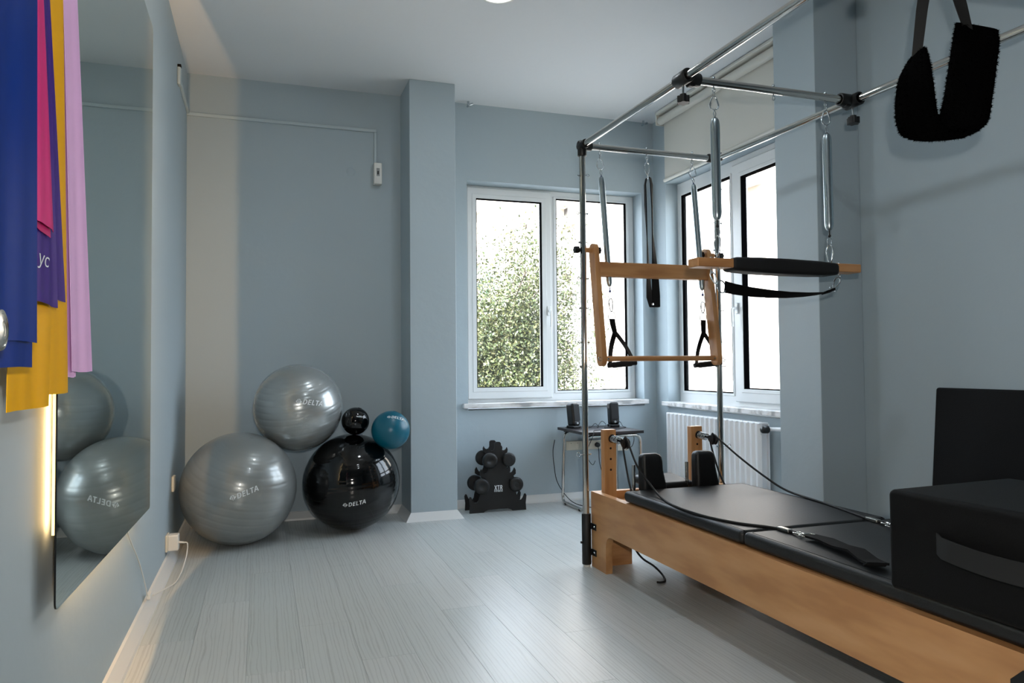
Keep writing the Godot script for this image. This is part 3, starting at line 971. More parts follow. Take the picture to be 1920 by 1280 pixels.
# ---------------------------------------------------------------- the exercise bands in the left foreground
func bands():
	# peg rail above the frame that they hang over
	var t := thing("peg_rail", "wooden rail with metal pegs on the left wall that holds the bands", "peg rail", Vector3(XL, 1.95, -1.45))
	var b := mb(t)
	b.box(Vector3(XL + 0.012, 1.95, -1.50), Vector3(0.024, 0.07, 0.95), 0.004)
	put("board", b, M.beech, t)
	for z in [-1.32, -1.46, -1.56, -1.68, -1.86]:
		b = mb(t)
		b.tube(bent([Vector3(XL + 0.02, 1.95, z), Vector3(XL + 0.125, 1.95, z), Vector3(XL + 0.135, 1.99, z)], 0.02), 0.006, 8)
		put("peg", b, M.chrome, t)
	# bands: x offset, then layers of [z near top, z far top, z near bottom, z far bottom, y bottom]
	band("band_blue", "wide dark blue exercise band hanging nearest, behind the metal knob", -0.352, [[-1.14, -1.375, -1.15, -1.398, 1.072], [-1.145, -1.38, -1.15, -1.412, 1.032]], 1)
	band("band_pink", "short hot pink exercise band hanging between the blue and yellow bands", -0.366, [[-1.400, -1.408, -1.40, -1.574, 1.285], [-1.395, -1.402, -1.40, -1.577, 1.275]], 2)
	band("band_purple", "purple exercise band with white letters hanging under the pink band", -0.380, [[-1.44, -1.530, -1.49, -1.660, 1.150], [-1.47, -1.536, -1.59, -1.742, 1.168]], 3)
	band("band_yellow", "long yellow exercise band hanging lowest beside the mirror edge", -0.394, [[-1.45, -1.735, -1.40, -1.655, 0.958], [-1.52, -1.745, -1.62, -1.846, 0.978]], 4)
	band("band_lilac", "pale lilac exercise band hanging farthest along the mirror", -0.407, [[-1.765, -1.895, -1.905, -2.112, 1.022], [-1.745, -1.87, -1.900, -1.98, 1.010]], 5)
	# letters on the purple band
	var tt := text_tris("yo", false)
	var st := mb(get_node("exercise_band_002"))
	for i in range(0, tt.size(), 3):
		var v := []
		for k in 3:
			var p := tt[i + k] * 0.034
			if p.x > 0.031: p.x = 0.031
			v.append(Vector3(-0.3742, 1.222 + p.y, -1.500 - (p.x + p.y * 0.2) * 2.15))
		st.tri(v[0], v[1], v[2], Vector3.RIGHT, Vector3.RIGHT, Vector3.RIGHT)
	put("letters", st, M.print_white, get_node("exercise_band_002"))
	# polished round knob in front of the bands
	t = thing("wall_hook", "polished round metal hook knob standing out in front of the blue band", "hook", Vector3(XL, 1.081, -1.125))
	b = mb(t)
	var xf := Transform3D(Basis(Vector3(0, 1, 0), Vector3(1, 0, 0), Vector3(0, 0, -1)), Vector3(XL, 1.081, -1.125))
	b.lathe(PackedVector2Array([Vector2(0.018, 0.0), Vector2(0.018, 0.005), Vector2(0.007, 0.010), Vector2(0.007, 0.132)]), xf, 20)
	put("stem", b, M.chrome, t)
	b = mb(t)
	b.lathe(PackedVector2Array([Vector2(0.007, 0.1300), Vector2(0.022, 0.1320), Vector2(0.0268, 0.1360), Vector2(0.028, 0.1410), Vector2(0.0268, 0.1460), Vector2(0.022, 0.1475), Vector2(0.0208, 0.1465), Vector2(0.012, 0.1485), Vector2(0.010, 0.1475), Vector2(0.0, 0.1485)]), xf, 36, 0.9)
	put("cap", b, M.brushed, t)

func band(mn: String, label: String, x: float, layers: Array, sd: int):
	var t := thing("exercise_band", label, "exercise band", Vector3(x, 1.95, -1.5), "exercise bands hanging on the left wall")
	for k in layers.size():
		var L: Array = layers[k]
		var b := mb(t)
		var nz := 22; var ny := 26
		var P := []
		for i in ny + 1:
			var f := float(i) / ny
			var row := []
			for j in nz + 1:
				var g := float(j) / nz
				var z0: float = lerpf(L[0], L[2], pow(f, 0.9)); var z1: float = lerpf(L[1], L[3], pow(f, 0.9))
				var y: float = lerpf(1.985, L[4], f) - 0.0012 * sin(g * 5.0 + sd)
				var w := (0.007 * sin(g * 7.0 + sd * 1.7 + k * 2.0) + 0.004 * sin(g * 15.0 + sd * 3.0 + f * 2.0)) * (0.35 + 0.65 * f) * (0.6 if k == 0 else 0.4)
				row.append(Vector3(x - k * 0.007 + w * 0.5, y, lerpf(z0, z1, g)))
			P.append(row)
		for i in ny:
			for j in nz:
				var n := []
				for c in [[i, j], [i + 1, j], [i + 1, j + 1], [i, j + 1]]:
					var du: Vector3 = P[mini(c[0] + 1, ny)][c[1]] - P[maxi(c[0] - 1, 0)][c[1]]
					var dv: Vector3 = P[c[0]][mini(c[1] + 1, nz)] - P[c[0]][maxi(c[1] - 1, 0)]
					var q := du.cross(dv).normalized()
					n.append(q * signf(q.x))
				var th := Vector3(-0.0009, 0, 0)
				b.quadn(P[i][j], P[i + 1][j], P[i + 1][j + 1], P[i][j + 1], n[0], n[1], n[2], n[3])
				b.quadn(P[i][j] + th, P[i + 1][j] + th, P[i + 1][j + 1] + th, P[i][j + 1] + th, -n[0], -n[1], -n[2], -n[3])
				if j == 0 or j == nz - 1:
					var c := 0 if j == 0 else nz
					b.quad(P[i][c], P[i + 1][c], P[i + 1][c] + th, P[i][c] + th, Vector3(0, 0, 1 if j == 0 else -1))
				if i == ny - 1:
					b.quad(P[ny][j], P[ny][j + 1], P[ny][j + 1] + th, P[ny][j] + th, Vector3.DOWN)
		put("layer", b, M[mn], t)

# ---------------------------------------------------------------- balls
func ball(n: String, label: String, c: Vector3, R: float, m: Material, axis: Vector3, ribs: int, n0: Vector3, n1: Vector3, lift := 0.0):
	var t := thing(n, label, "exercise ball", c - Vector3(0, R, 0), "exercise balls in the corner")
	var b := mb(t)
	var pr := PackedVector2Array()
	var steps := ribs * 7 if ribs else 60
	for i in steps + 1:
		var a := -PI / 2 + PI * i / steps
		var r := R
		if ribs:
			var ph := absf(fposmod(i / 7.0, 1.0) - 0.5)
			r -= R * 0.0042 * clampf(1.0 - ph / 0.16, 0.0, 1.0) * clampf(1.25 * cos(a), 0.0, 1.0)
		pr.append(Vector2(maxf(r * cos(a), 0.0), r * sin(a)))
	var f := MB.frame(axis)
	b.lathe(pr, Transform3D(f, c), 80 if R > 0.2 else 48, -2.0)
	put("skin", b, m, t)
	b = mb(t)
	var py := axis.normalized()
	b.lathe(PackedVector2Array([Vector2(0.012, R * 0.999), Vector2(0.012, R + 0.0012), Vector2(0.0, R + 0.0016)]), Transform3D(f, c), 14)
	put("valve_plug", b, m, t)
	# printed emblem and name wrapped on the skin
	b = mb(t)
	n0 = n0.normalized(); n1 = n1.normalized()
	var mid := (n0 + n1).normalized()
	var tx := (n1 - n0).normalized()
	var ty := mid.cross(tx)
	if ty.y < 0: ty = -ty
	var span := R * n0.angle_to(n1)
	var tris := text_tris("DELTA")
	var w := 0.0; var hmax := 0.0
	for p in tris: w = maxf(w, p.x); hmax = maxf(hmax, p.y)
	var ew := hmax * 2.0 * 1.35           # width of the emblem beside the letters
	var sc := span / (w + ew)
	var all := PackedVector3Array()
	for p in tris: all.append(Vector3(p.x + p.y * 0.22 + ew, p.y, 0))
	for poly in [[[-1, 0], [-0.12, 0.85], [-0.12, 0.40], [-0.45, 0.22], [-0.45, -0.50]], [[0.0, 0.95], [0.10, 0.85], [0.10, 0.42], [0.42, 0.24], [0.55, 0.38], [0.20, 0.75]], [[-0.25, 0.22], [-0.02, 0.34], [-0.02, -0.85], [-0.25, -0.65]], [[0.20, 0.22], [0.42, 0.05], [0.50, 0.28], [1.0, 0.0], [0.20, -0.72]]]:
		var pv := PackedVector2Array()
		for q in poly: pv.append(Vector2(q[0], q[1]))
		var idx := Geometry2D.triangulate_polygon(pv)
		for i in idx: all.append(Vector3(ew * 0.40 + pv[i].x * ew * 0.46, pv[i].y * hmax * 1.30, 0))
	for i in range(0, all.size(), 3):
		var v := []; var nn := []
		for k in 3:
			var p := (all[i + k] - Vector3((w + ew) / 2, 0, 0)) * sc
			var d := Vector2(p.x, p.y).length() / R
			var dir := mid
			if d > 1e-6: dir = mid * cos(d) + (tx * p.x + ty * p.y).normalized() * sin(d)
			v.append(c + dir * (R + 0.0007)); nn.append(dir)
		b.tri(v[0], v[1], v[2], nn[0], nn[1], nn[2])
	put("logo", b, M.print_white if R > 0.1 else M.print_white, t, "white printed emblem and name")

func balls():
	ball("exercise_ball", "large dull grey exercise ball on the floor against the left wall", Vector3(-0.123, 0.323, -4.619), 0.323, M.grey_ball, Vector3(0.22, 0.93, 0.30), 22, Vector3(-0.119, -0.018, 0.993), Vector3(0.335, 0.135, 0.935))
	ball("exercise_ball", "large glossy black exercise ball on the floor beside the pillar", Vector3(0.542, 0.300, -4.774), 0.30, M.black_ball, Vector3(-0.1, 0.97, 0.2), 22, Vector3(-0.277, -0.319, 0.906), Vector3(0.170, -0.257, 0.952))
	ball("exercise_ball", "silver exercise ball resting on top of the grey and black balls", Vector3(0.218, 0.775, -4.80), 0.270, M.silver_ball, Vector3(-0.18, 0.95, 0.25), 22, Vector3(-0.095, 0.187, 0.978), Vector3(0.485, 0.11, 0.868))
	ball("exercise_ball", "smallest glossy black ball on the big black ball under silver ball", Vector3(0.560, 0.684, -4.73), 0.086, M.black_ball, Vector3(0.3, 0.9, 0.1), 0, Vector3(-0.04, 0.398, 0.917), Vector3(0.573, 0.295, 0.765))
	ball("exercise_ball", "small teal ball wedged between the big black ball and the pillar", Vector3(0.765, 0.628, -4.63), 0.119, M.teal_ball, Vector3(0.2, 0.9, 0.1), 0, Vector3(-0.278, 0.726, 0.629), Vector3(0.579, 0.532, 0.617))

# ---------------------------------------------------------------- dumbbell rack
func dumbbells():
	var c := Vector3(1.576, 0.0, -4.973)
	var t := thing("dumbbell_rack", "black tree shaped dumbbell rack with white lettering under first window", "dumbbell rack", Vector3(c.x, 0, -5.03))
	var right := [[0.0, 0.488], [0.014, 0.487], [0.023, 0.478], [0.024, 0.446], [0.032, 0.430], [0.048, 0.426], [0.060, 0.434], [0.067, 0.447], [0.073, 0.432], [0.070, 0.412], [0.055, 0.398], [0.045, 0.385], [0.043, 0.362], [0.056, 0.345], [0.066, 0.322], [0.070, 0.295], [0.080, 0.276], [0.093, 0.267], [0.106, 0.272], [0.115, 0.287], [0.122, 0.302], [0.132, 0.285], [0.132, 0.258], [0.116, 0.245], [0.090, 0.236], [0.080, 0.215], [0.086, 0.185], [0.112, 0.160], [0.130, 0.135], [0.138, 0.110], [0.142, 0.086], [0.155, 0.072], [0.172, 0.072], [0.185, 0.086], [0.196, 0.112], [0.204, 0.114], [0.211, 0.100], [0.205, 0.050], [0.208, 0.0], [0.107, 0.0], [0.095, 0.010], [0.070, 0.017], [0.0, 0.019]]
	var poly := PackedVector2Array()
	for q in right: poly.append(Vector2(q[0], q[1]))
	for i in range(right.size() - 2, 0, -1): poly.append(Vector2(-right[i][0], right[i][1]))
	for z in [-4.979, -5.100]:
		var b := mb(t)
		b.prism(poly, Transform3D(Basis.IDENTITY, Vector3(c.x, 0, 0)), z - 0.006, z + 0.006, 0.6)
		put("side_panel", b, M.black_rubber, t)
	for p in [[0.0, 0.40], [0.0, 0.20], [-0.11, 0.045], [0.11, 0.045]]:
		var b := mb(t)
		b.cyl(Vector3(c.x + p[0], p[1], -5.094), Vector3(c.x + p[0], p[1], -4.985), 0.008)
		put("spacer", b, M.black_plastic, t)
	var b := mb(t)
	for l in [["XTR", 0.062, 0.168, 0.033], ["FITNESS", 0.062, 0.1445, 0.011]]:
		var tt := text_tris(l[0])
		var w := 0.0
		for p in tt: w = maxf(w, p.x)
		var hh := 0.0
		for p in tt: hh = maxf(hh, p.y)
		for i in range(0, tt.size(), 3):
			var v := []
			for k in 3: v.append(Vector3(c.x - 0.0285 + tt[i + k].x / w * l[1], l[2] + tt[i + k].y / (2 * hh) * l[3], -4.9725))
			b.tri(v[0], v[1], v[2], Vector3.BACK, Vector3.BACK, Vector3.BACK)
	put("lettering", b, M.print_white, t, "white printed lettering")
	for d in [[1.510, 0.362, 0.054, "black dumbbell in the top left of the dumbbell rack"], [1.648, 0.363, 0.049, "black dumbbell in the top right of the dumbbell rack"], [1.449, 0.187, 0.055, "black dumbbell in the lower left of the dumbbell rack"], [1.702, 0.187, 0.051, "black dumbbell in the lower right of the dumbbell rack"]]:
		var o := thing("dumbbell", d[3], "dumbbell", Vector3(d[0], d[1], -5.04), "dumbbells on the rack")
		var r: float = d[2]
		for s in [[-4.928, -1.0], [-5.150, 1.0]]:
			var h := mb(o)
			var xf := Transform3D(Basis(Vector3.RIGHT, Vector3(0, 0, s[1]), Vector3(0, -s[1], 0)), Vector3(d[0], d[1], s[0]))
			h.lathe(PackedVector2Array([Vector2(0.0, 0.002), Vector2(r * 0.34, 0.0015), Vector2(r * 0.36, 0.0), Vector2(r * 0.72, -0.001), Vector2(r * 0.92, 0.004), Vector2(r, 0.014), Vector2(r, 0.032), Vector2(r * 0.9, 0.042), Vector2(0.018, 0.046)]), xf, 28, 0.6)
			put("head", h, M.black_rubber, o)
		var h2 := mb(o)
		h2.cyl(Vector3(d[0], d[1], -4.96), Vector3(d[0], d[1], -5.12), 0.0155)
		put("grip", h2, M.black_plastic, o)

# ---------------------------------------------------------------- radiator
func radiator():
	var t := thing("radiator", "white column radiator under the second window", "radiator", Vector3(2.91, 0.10, -4.35))
	var n := 20
	var first: ArrayMesh = null
	for k in n:
		var z := -4.875 + 0.0553 * k
		var o: MeshInstance3D
		if first == null:
			var b := MB.new()
			var p := Vector3(2.905, 0, 0)
			# front and back blades, the web between them and the sloping hood
			var plan := PackedVector2Array([Vector2(-0.042, -0.009), Vector2(-0.042, 0.009), Vector2(-0.039, 0.012), Vector2(-0.020, 0.0245), Vector2(-0.014, 0.0245), Vector2(-0.014, -0.0245), Vector2(-0.020, -0.0245), Vector2(-0.039, -0.012)])
			b.prism(plan, Transform3D(Basis(Vector3.RIGHT, Vector3(0, 0, 1), Vector3(0, -1, 0)), Vector3(0, 0.548, 0)), 0.0, 0.548, 0.95)
			b.box(Vector3(-0.016, 0.278, 0), Vector3(0.040, 0.545, 0.010), 0.002)
			b.box(Vector3(0.016, 0.278, 0), Vector3(0.030, 0.545, 0.010), 0.002)
			b.prism(PackedVector2Array([Vector2(-0.024, 0.0), Vector2(0.024, 0.0), Vector2(0.024, 0.548), Vector2(-0.024, 0.548)]), Transform3D(Basis(Vector3(0, 0, -1), Vector3.UP, Vector3(1, 0, 0)), Vector3(0.030, 0, 0)), 0.0, 0.008)
			b.box(Vector3(-0.002, 0.551, 0), Vector3(0.070, 0.012, 0.046), 0.005, Basis.IDENTITY, 2)
			b.box(Vector3(-0.002, 0.05, 0), Vector3(0.050, 0.05, 0.0553), 0.008)
			b.box(Vector3(-0.002, 0.505, 0), Vector3(0.050, 0.05, 0.0553), 0.008)
			first = b.mesh()
		o = put("section", first, M.radiator_white, t)
		o.position = Vector3(2.917, 0.105, z) - t.position
	var b := mb(t)
	var e := -3.797
	b.cyl(Vector3(2.915, 0.625, e), Vector3(2.915, 0.625, e + 0.035), 0.016)
	b.cyl(Vector3(2.915, 0.625, e + 0.022), Vector3(2.915, 0.625, e + 0.030), 0.022, 0.022, 6)
	put("valve_union", b, M.zinc, t)
	b = mb(t)
	b.lathe(PackedVector2Array([Vector2(0.0, 0.0), Vector2(0.019, 0.0), Vector2(0.024, 0.006), Vector2(0.022, 0.040), Vector2(0.018, 0.046), Vector2(0.0, 0.047)]), Transform3D(Basis(Vector3.BACK, PI / 2), Vector3(2.905, 0.625, e + 0.05)), 12, 0.5)
	put("valve_knob", b, M.black_plastic, t)
	b = mb(t)
	b.tube(bent([Vector3(2.915, 0.625, e + 0.03), Vector3(2.925, 0.632, e + 0.14), Vector3(2.93, 0.632, -3.386)], 0.03), 0.0125, 10)
	put("pipe", b, M.radiator_white, t)

# ---------------------------------------------------------------- side table with the speakers
func table():
	var t := thing("side_table", "small dark topped side table on a bent chrome tube frame under first window", "table", Vector3(2.348, 0, -4.93))
	var b := mb(t)
	b.box(Vector3(2.348, 0.546, -4.94), Vector3(0.460, 0.020, 0.50), 0.002)
	put("tabletop", b, M.wenge, t)
	b = mb(t)
	b.tube(bent([Vector3(2.168, 0.523, -5.10), Vector3(2.135, 0.523, -5.10), Vector3(2.118, 0.013, -5.10), Vector3(2.118, 0.013, -4.715), Vector3(2.135, 0.523, -4.715), Vector3(2.562, 0.523, -4.715), Vector3(2.566, 0.013, -4.715), Vector3(2.566, 0.013, -5.10), Vector3(2.562, 0.523, -5.10), Vector3(2.52, 0.523, -5.10)], 0.05), 0.0115, 10)
	put("tube_frame", b, M.chrome, t)
	for p in [Vector3(2.118, 0.009, -5.03), Vector3(2.118, 0.009, -4.78), Vector3(2.566, 0.009, -5.03), Vector3(2.566, 0.009, -4.78)]:
		b = mb(t)
		b.box(p, Vector3(0.026, 0.016, 0.02), 0.003)
		put("foot", b, M.black_plastic, t)
	b = mb(t)
	b.box(Vector3(2.156, 0.53, -5.10), Vector3(0.03, 0.012, 0.05), 0.003)
	put("clip", b, M.black_plastic, t)
	for k in 2:
		var p := Vector3([2.193, 2.520][k], 0.556, -5.055)
		var s := thing("speaker", ["small black desk speaker at the left end of the side table", "small black desk speaker at the right end of the side table"][k], "speaker", p, "pair of desk speakers")
		var yaw := Basis(Vector3.UP, [0.35, -0.12][k])
		b = mb(s)
		b.box(p + yaw * Vector3(0, 0.010, 0), Vector3(0.074, 0.020, 0.085), 0.008, yaw, 2)
		put("base", b, M.black_plastic, s)
		b = mb(s)
		var tilt := yaw * Basis(Vector3.RIGHT, -0.12)
		b.box(p + yaw * Vector3(0, 0.100, -0.004), Vector3(0.076, 0.172, 0.078), 0.022, tilt, 4)
		put("body", b, M.black_plastic, s)
		b = mb(s)
		b.box(p + yaw * Vector3(0, 0.112, -0.004) + tilt * Vector3(0, 0, 0.038), Vector3(0.058, 0.120, 0.006), 0.0029, tilt, 2)
		put("grille", b, M.foam_sleeve, s)
		b = mb(s)
		b.ring(p + yaw * Vector3(0, 0.034, 0.0) + tilt * Vector3(0, 0, 0.044), tilt.z, 0.006, 0.0016, 14, 5)
		b.box(p + yaw * Vector3(0.004, 0.034, 0.0) + tilt * Vector3(0, 0, 0.044), Vector3(0.008, 0.003, 0.002), 0.0, tilt)
		put("emblem", b, M.print_white, s)
		if k == 1:
			b = mb(s)
			b.cyl(p + Vector3(0.036, 0.07, 0.0), p + Vector3(0.046, 0.07, 0.0), 0.006)
			put("volume_knob", b, M.black_plastic, s)
	# loose leads
	var y := 0.559
	b = mb()
	b.tube(curve([Vector3(2.165, 0.575, -5.08), Vector3(2.135, y, -5.06), Vector3(2.19, y, -4.98), Vector3(2.30, 0.562, -5.0), Vector3(2.36, 0.585, -5.04), Vector3(2.40, y, -5.06), Vector3(2.36, y, -5.0), Vector3(2.42, 0.600, -5.05), Vector3(2.47, y + 0.012, -5.08), Vector3(2.40, y, -4.96), Vector3(2.45, y, -4.98), Vector3(2.49, 0.570, -5.07)], 80), 0.0022, 6)
	single("speaker_lead", b, M.rope, "thin black speaker lead tangled on the side table", "cable", "thin black leads round the side table")
	b = mb()
	b.tube(curve([Vector3(2.555, 0.60, -5.09), Vector3(2.60, 0.585, -5.10), Vector3(2.585, y, -5.03), Vector3(2.56, y, -4.93), Vector3(2.47, y, -4.86), Vector3(2.37, y, -4.83), Vector3(2.25, y, -4.79), Vector3(2.20, y + 0.003, -4.72), Vector3(2.175, 0.54, -4.672), Vector3(2.13, 0.45, -4.665), Vector3(2.13, 0.38, -4.665), Vector3(2.165, 0.335, -4.67), Vector3(2.19, 0.36, -4.68)], 80), 0.0022, 6)
	single("audio_lead", b, M.rope, "thin black audio lead crossing the side table and hanging in front", "cable", "thin black leads round the side table")
	b = mb()
	b.tube(curve([Vector3(2.49, 0.50, -5.15), Vector3(2.60, 0.47, -5.12), Vector3(2.66, 0.395, -5.10), Vector3(2.645, 0.375, -5.10), Vector3(2.70, 0.40, -5.10), Vector3(2.715, 0.47, -5.10), Vector3(2.67, 0.53, -5.12)], 50), 0.0024, 6)
	single("loose_lead", b, M.rope, "thin black lead looping under the right end of the side table", "cable", "thin black leads round the side table")
	b = mb()
	b.tube(curve([Vector3(2.10, 0.46, -5.20), Vector3(2.085, 0.38, -5.20), Vector3(2.092, 0.27, -5.20), Vector3(2.105, 0.14, -5.16), Vector3(2.15, 0.03, -5.02), Vector3(2.22, 0.006, -4.88), Vector3(2.34, 0.006, -4.80), Vector3(2.46, 0.04, -5.0), Vector3(2.452, 0.25, -5.15), Vector3(2.445, 0.37, -5.16), Vector3(2.44, 0.405, -5.17)], 80), 0.0030, 6)
	single("power_lead", b, M.rope, "black mains lead running down and along the floor under the side table", "cable", "thin black leads round the side table")
	# white row of sockets on the wall, and the box beside it
	var z := ZF
	var p := thing("socket_row", "white row of six sockets on the wall under the side table", "socket strip", Vector3(2.36, 0.41, z))
	b = mb(p)
	b.box(Vector3(2.362, 0.410, z + 0.014), Vector3(0.340, 0.068, 0.028), 0.006, Basis.IDENTITY, 2)
	put("housing", b, M.cream_plastic, p)
	for k in 6:
		b = mb(p)
		var q := Vector3(2.228 + k * 0.0536, 0.410, z + 0.028)
		var xf := Transform3D(Basis(Vector3.RIGHT, PI / 2), q)
		b.lathe(PackedVector2Array([Vector2(0.0, -0.010), Vector2(0.0195, -0.010), Vector2(0.0205, 0.0015), Vector2(0.0235, 0.0015), Vector2(0.024, 0.0)]), xf, 24)
		var so := put("socket", b, M.cream_plastic, p)
		b = mb(p)
		for d in [-0.0095, 0.0095]:
			b.cyl(q + Vector3(d, 0.002, -0.0098), q + Vector3(d, 0.002, -0.0090), 0.0035, 0.0035, 10)
		b.box(q + Vector3(0, 0.019, -0.002), Vector3(0.006, 0.004, 0.006))
		var hl := MeshInstance3D.new(); hl.name = "contact"; hl.mesh = b.mesh(); hl.set_surface_override_material(0, M.dark_hole); so.add_child(hl, true)
	b = mb()
	b.lathe(PackedVector2Array([Vector2(0.0, 0.034), Vector2(0.012, 0.033), Vector2(0.017, 0.024), Vector2(0.0185, -0.006), Vector2(0.0, -0.006)]), Transform3D(Basis(Vector3.RIGHT, PI / 2), Vector3(2.228 + 4 * 0.0536, 0.410, z + 0.030)), 20)
	single("mains_plug", b, M.black_plastic, "black mains plug pushed into the white row of sockets", "plug")
	p = thing("outlet_box", "cream double outlet box on the wall to the right of the socket row", "socket", Vector3(2.65, 0.40, z))
	b = mb(p)
	b.box(Vector3(2.652, 0.400, z + 0.02), Vector3(0.112, 0.090, 0.04), 0.006, Basis.IDENTITY, 2)
	put("housing", b, M.cream_plastic, p)
	for d in [-0.026, 0.026]:
		b = mb(p)
		b.box(Vector3(2.652 + d, 0.412, z + 0.041), Vector3(0.040, 0.034, 0.004), 0.0015)
		put("cover", b, M.white_plastic, p)

# ---------------------------------------------------------------- small hardware
func carabiner(b: MB, top: Vector3, bot: Vector3, w: float, side: Vector3, r := 0.0030):
	var d := bot - top
	var p := PackedVector3Array()
	for q in [[0.0, 0.0], [-0.5, 0.05], [-0.85, 0.16], [-0.95, 0.35], [-0.80, 0.60], [-0.55, 0.85], [-0.28, 0.97], [0.0, 1.0], [0.28, 0.97], [0.50, 0.85], [0.72, 0.60], [0.92, 0.35], [0.82, 0.16], [0.5, 0.05]]:
		p.append(top + side * (q[0] * w / 2) + d * q[1])
	b.tube(p, r, 6, true)
	b.cyl(top + side * (w * -0.46) + d * 0.30, top + side * (w * -0.40) + d * 0.55, r * 1.5, r * 1.5, 8)

func spring_body(b: MB, a: Vector3, e: Vector3, R: float, taper := 0.032):
	var d := e - a
	var l := d.length()
	var n := int(l / 0.0044)
	var pr := PackedVector2Array([Vector2(0.0, 0.0)])
	for i in n * 2 + 1:
		var f := float(i) / (n * 2)
		var k := clampf(minf(f, 1.0 - f) * l / taper, 0.0, 1.0)
		var rr := R * (0.28 + 0.72 * sqrt(1.0 - (1.0 - k) * (1.0 - k)))
		pr.append(Vector2(rr - (0.0017 if i % 2 == 0 else 0.0), f * l))
	pr.append(Vector2(0.0, l))
	b.lathe(pr, Transform3D(MB.frame(d), a), 16, -2.0)

func eye_bolt(parent: Node3D, post: Vector3, dx: float, r := 0.0095):
	# screw eye through a post, its ring standing out at dx
	var s := signf(dx)
	var b := mb(parent)
	var c := post + Vector3(dx + s * 0.004, 0, 0.012)
	b.cyl(post + Vector3(-s * 0.030, 0, 0.004), c - Vector3(s * r, 0, 0), 0.0024, 0.0024, 8)
	b.cyl(post + Vector3(-s * 0.026, 0, 0.004), post + Vector3(-s * 0.020, 0, 0.004), 0.006, 0.006, 6)
	b.ring(c, Vector3(0.25, 0.3, 1.0).normalized(), r, 0.0021, 16, 6)
	put("eye_bolt", b, M.zinc, parent)

func bar_eye(parent: Node3D, p: Vector3, R: float):
	# screw eye hanging from a bar of radius R
	var b := mb(parent)
	b.cyl(p + Vector3(0, R + 0.010, 0), p + Vector3(0, -R - 0.008, 0), 0.0026, 0.0026, 8)
	b.lathe(PackedVector2Array([Vector2(0.0, 0.012), Vector2(0.004, 0.010), Vector2(0.006, 0.004), Vector2(0.006, 0.0), Vector2(0.0, 0.0)]), Transform3D(Basis.IDENTITY, p + Vector3(0, R, 0)), 10)
	b.ring(p + Vector3(0, -R - 0.016, 0), Vector3(0.3, 0, 1).normalized(), 0.0085, 0.0023, 16, 6)
	put("eye_bolt", b, M.zinc, parent)

func star_knob(b: MB, a: Vector3, e: Vector3, R: float):
	# lobed clamping knob from a to e
	var d := e - a
	var f := MB.frame(d)
	var poly := PackedVector2Array()
	for i in 36:
		var t := TAU * i / 36
		var r := R * (0.88 + 0.12 * cos(t * 6.0))
		poly.append(Vector2(cos(t) * r, sin(t) * r))
	b.prism(poly, Transform3D(Basis(f.x, f.z * -1.0, f.y), a), d.length() * 0.25, d.length(), 0.3)
	b.cyl(a, a + d * 0.3, R * 0.5)

func collar(b: MB, a: Vector3, e: Vector3, r: float):
	var d := (e - a)
	var l := d.length()
	b.lathe(PackedVector2Array([Vector2(r * 0.75, 0.0), Vector2(r * 0.94, 0.0), Vector2(r, 0.003), Vector2(r, l - 0.003), Vector2(r * 0.94, l), Vector2(r * 0.75, l)]), Transform3D(MB.frame(d), a), 24, 0.6)

func loft(b: MB, secs: Array):
	# closed sections with equal point counts, capped
	var n: int = secs[0].size()
	var k := secs.size()
	var mid := []
	for s in secs:
		var c := Vector3.ZERO
		for p in s: c += p
		mid.append(c / n)
	for i in k - 1:
		for j in n:
			var q := [[i, j], [i + 1, j], [i + 1, (j + 1) % n], [i, (j + 1) % n]]
			var nn := []; var pp := []
			for c in q:
				var du: Vector3 = secs[mini(c[0] + 1, k - 1)][c[1]] - secs[maxi(c[0] - 1, 0)][c[1]]
				var dv: Vector3 = secs[c[0]][(c[1] + 1) % n] - secs[c[0]][(c[1] + n - 1) % n]
				var m := du.cross(dv).normalized()
				if m.dot(secs[c[0]][c[1]] - mid[c[0]]) < 0: m = -m
				nn.append(m); pp.append(secs[c[0]][c[1]])
			b.quadn(pp[0], pp[1], pp[2], pp[3], nn[0], nn[1], nn[2], nn[3])
	for e in [0, k - 1]:
		var d: Vector3 = (mid[0] - mid[1]) if e == 0 else (mid[k - 1] - mid[k - 2])
		d = d.normalized()
		for j in n:
			b.tri(mid[e], secs[e][j], secs[e][(j + 1) % n], d, d, d)

func rrect(c: Vector3, hx: float, hz: float, r: float, bs := Basis.IDENTITY, k := 4) -> PackedVector3Array:
	var p := PackedVector3Array()
	for q in 4:
		var cx: float = (hx - r) * [1, -1, -1, 1][q]
		var cz: float = (hz - r) * [1, 1, -1, -1][q]
		for j in k + 1:
			var t := PI / 2 * (q + float(j) / k)
			p.append(c + bs * Vector3(cx + cos(t) * r, 0, cz + sin(t) * r))
	return p

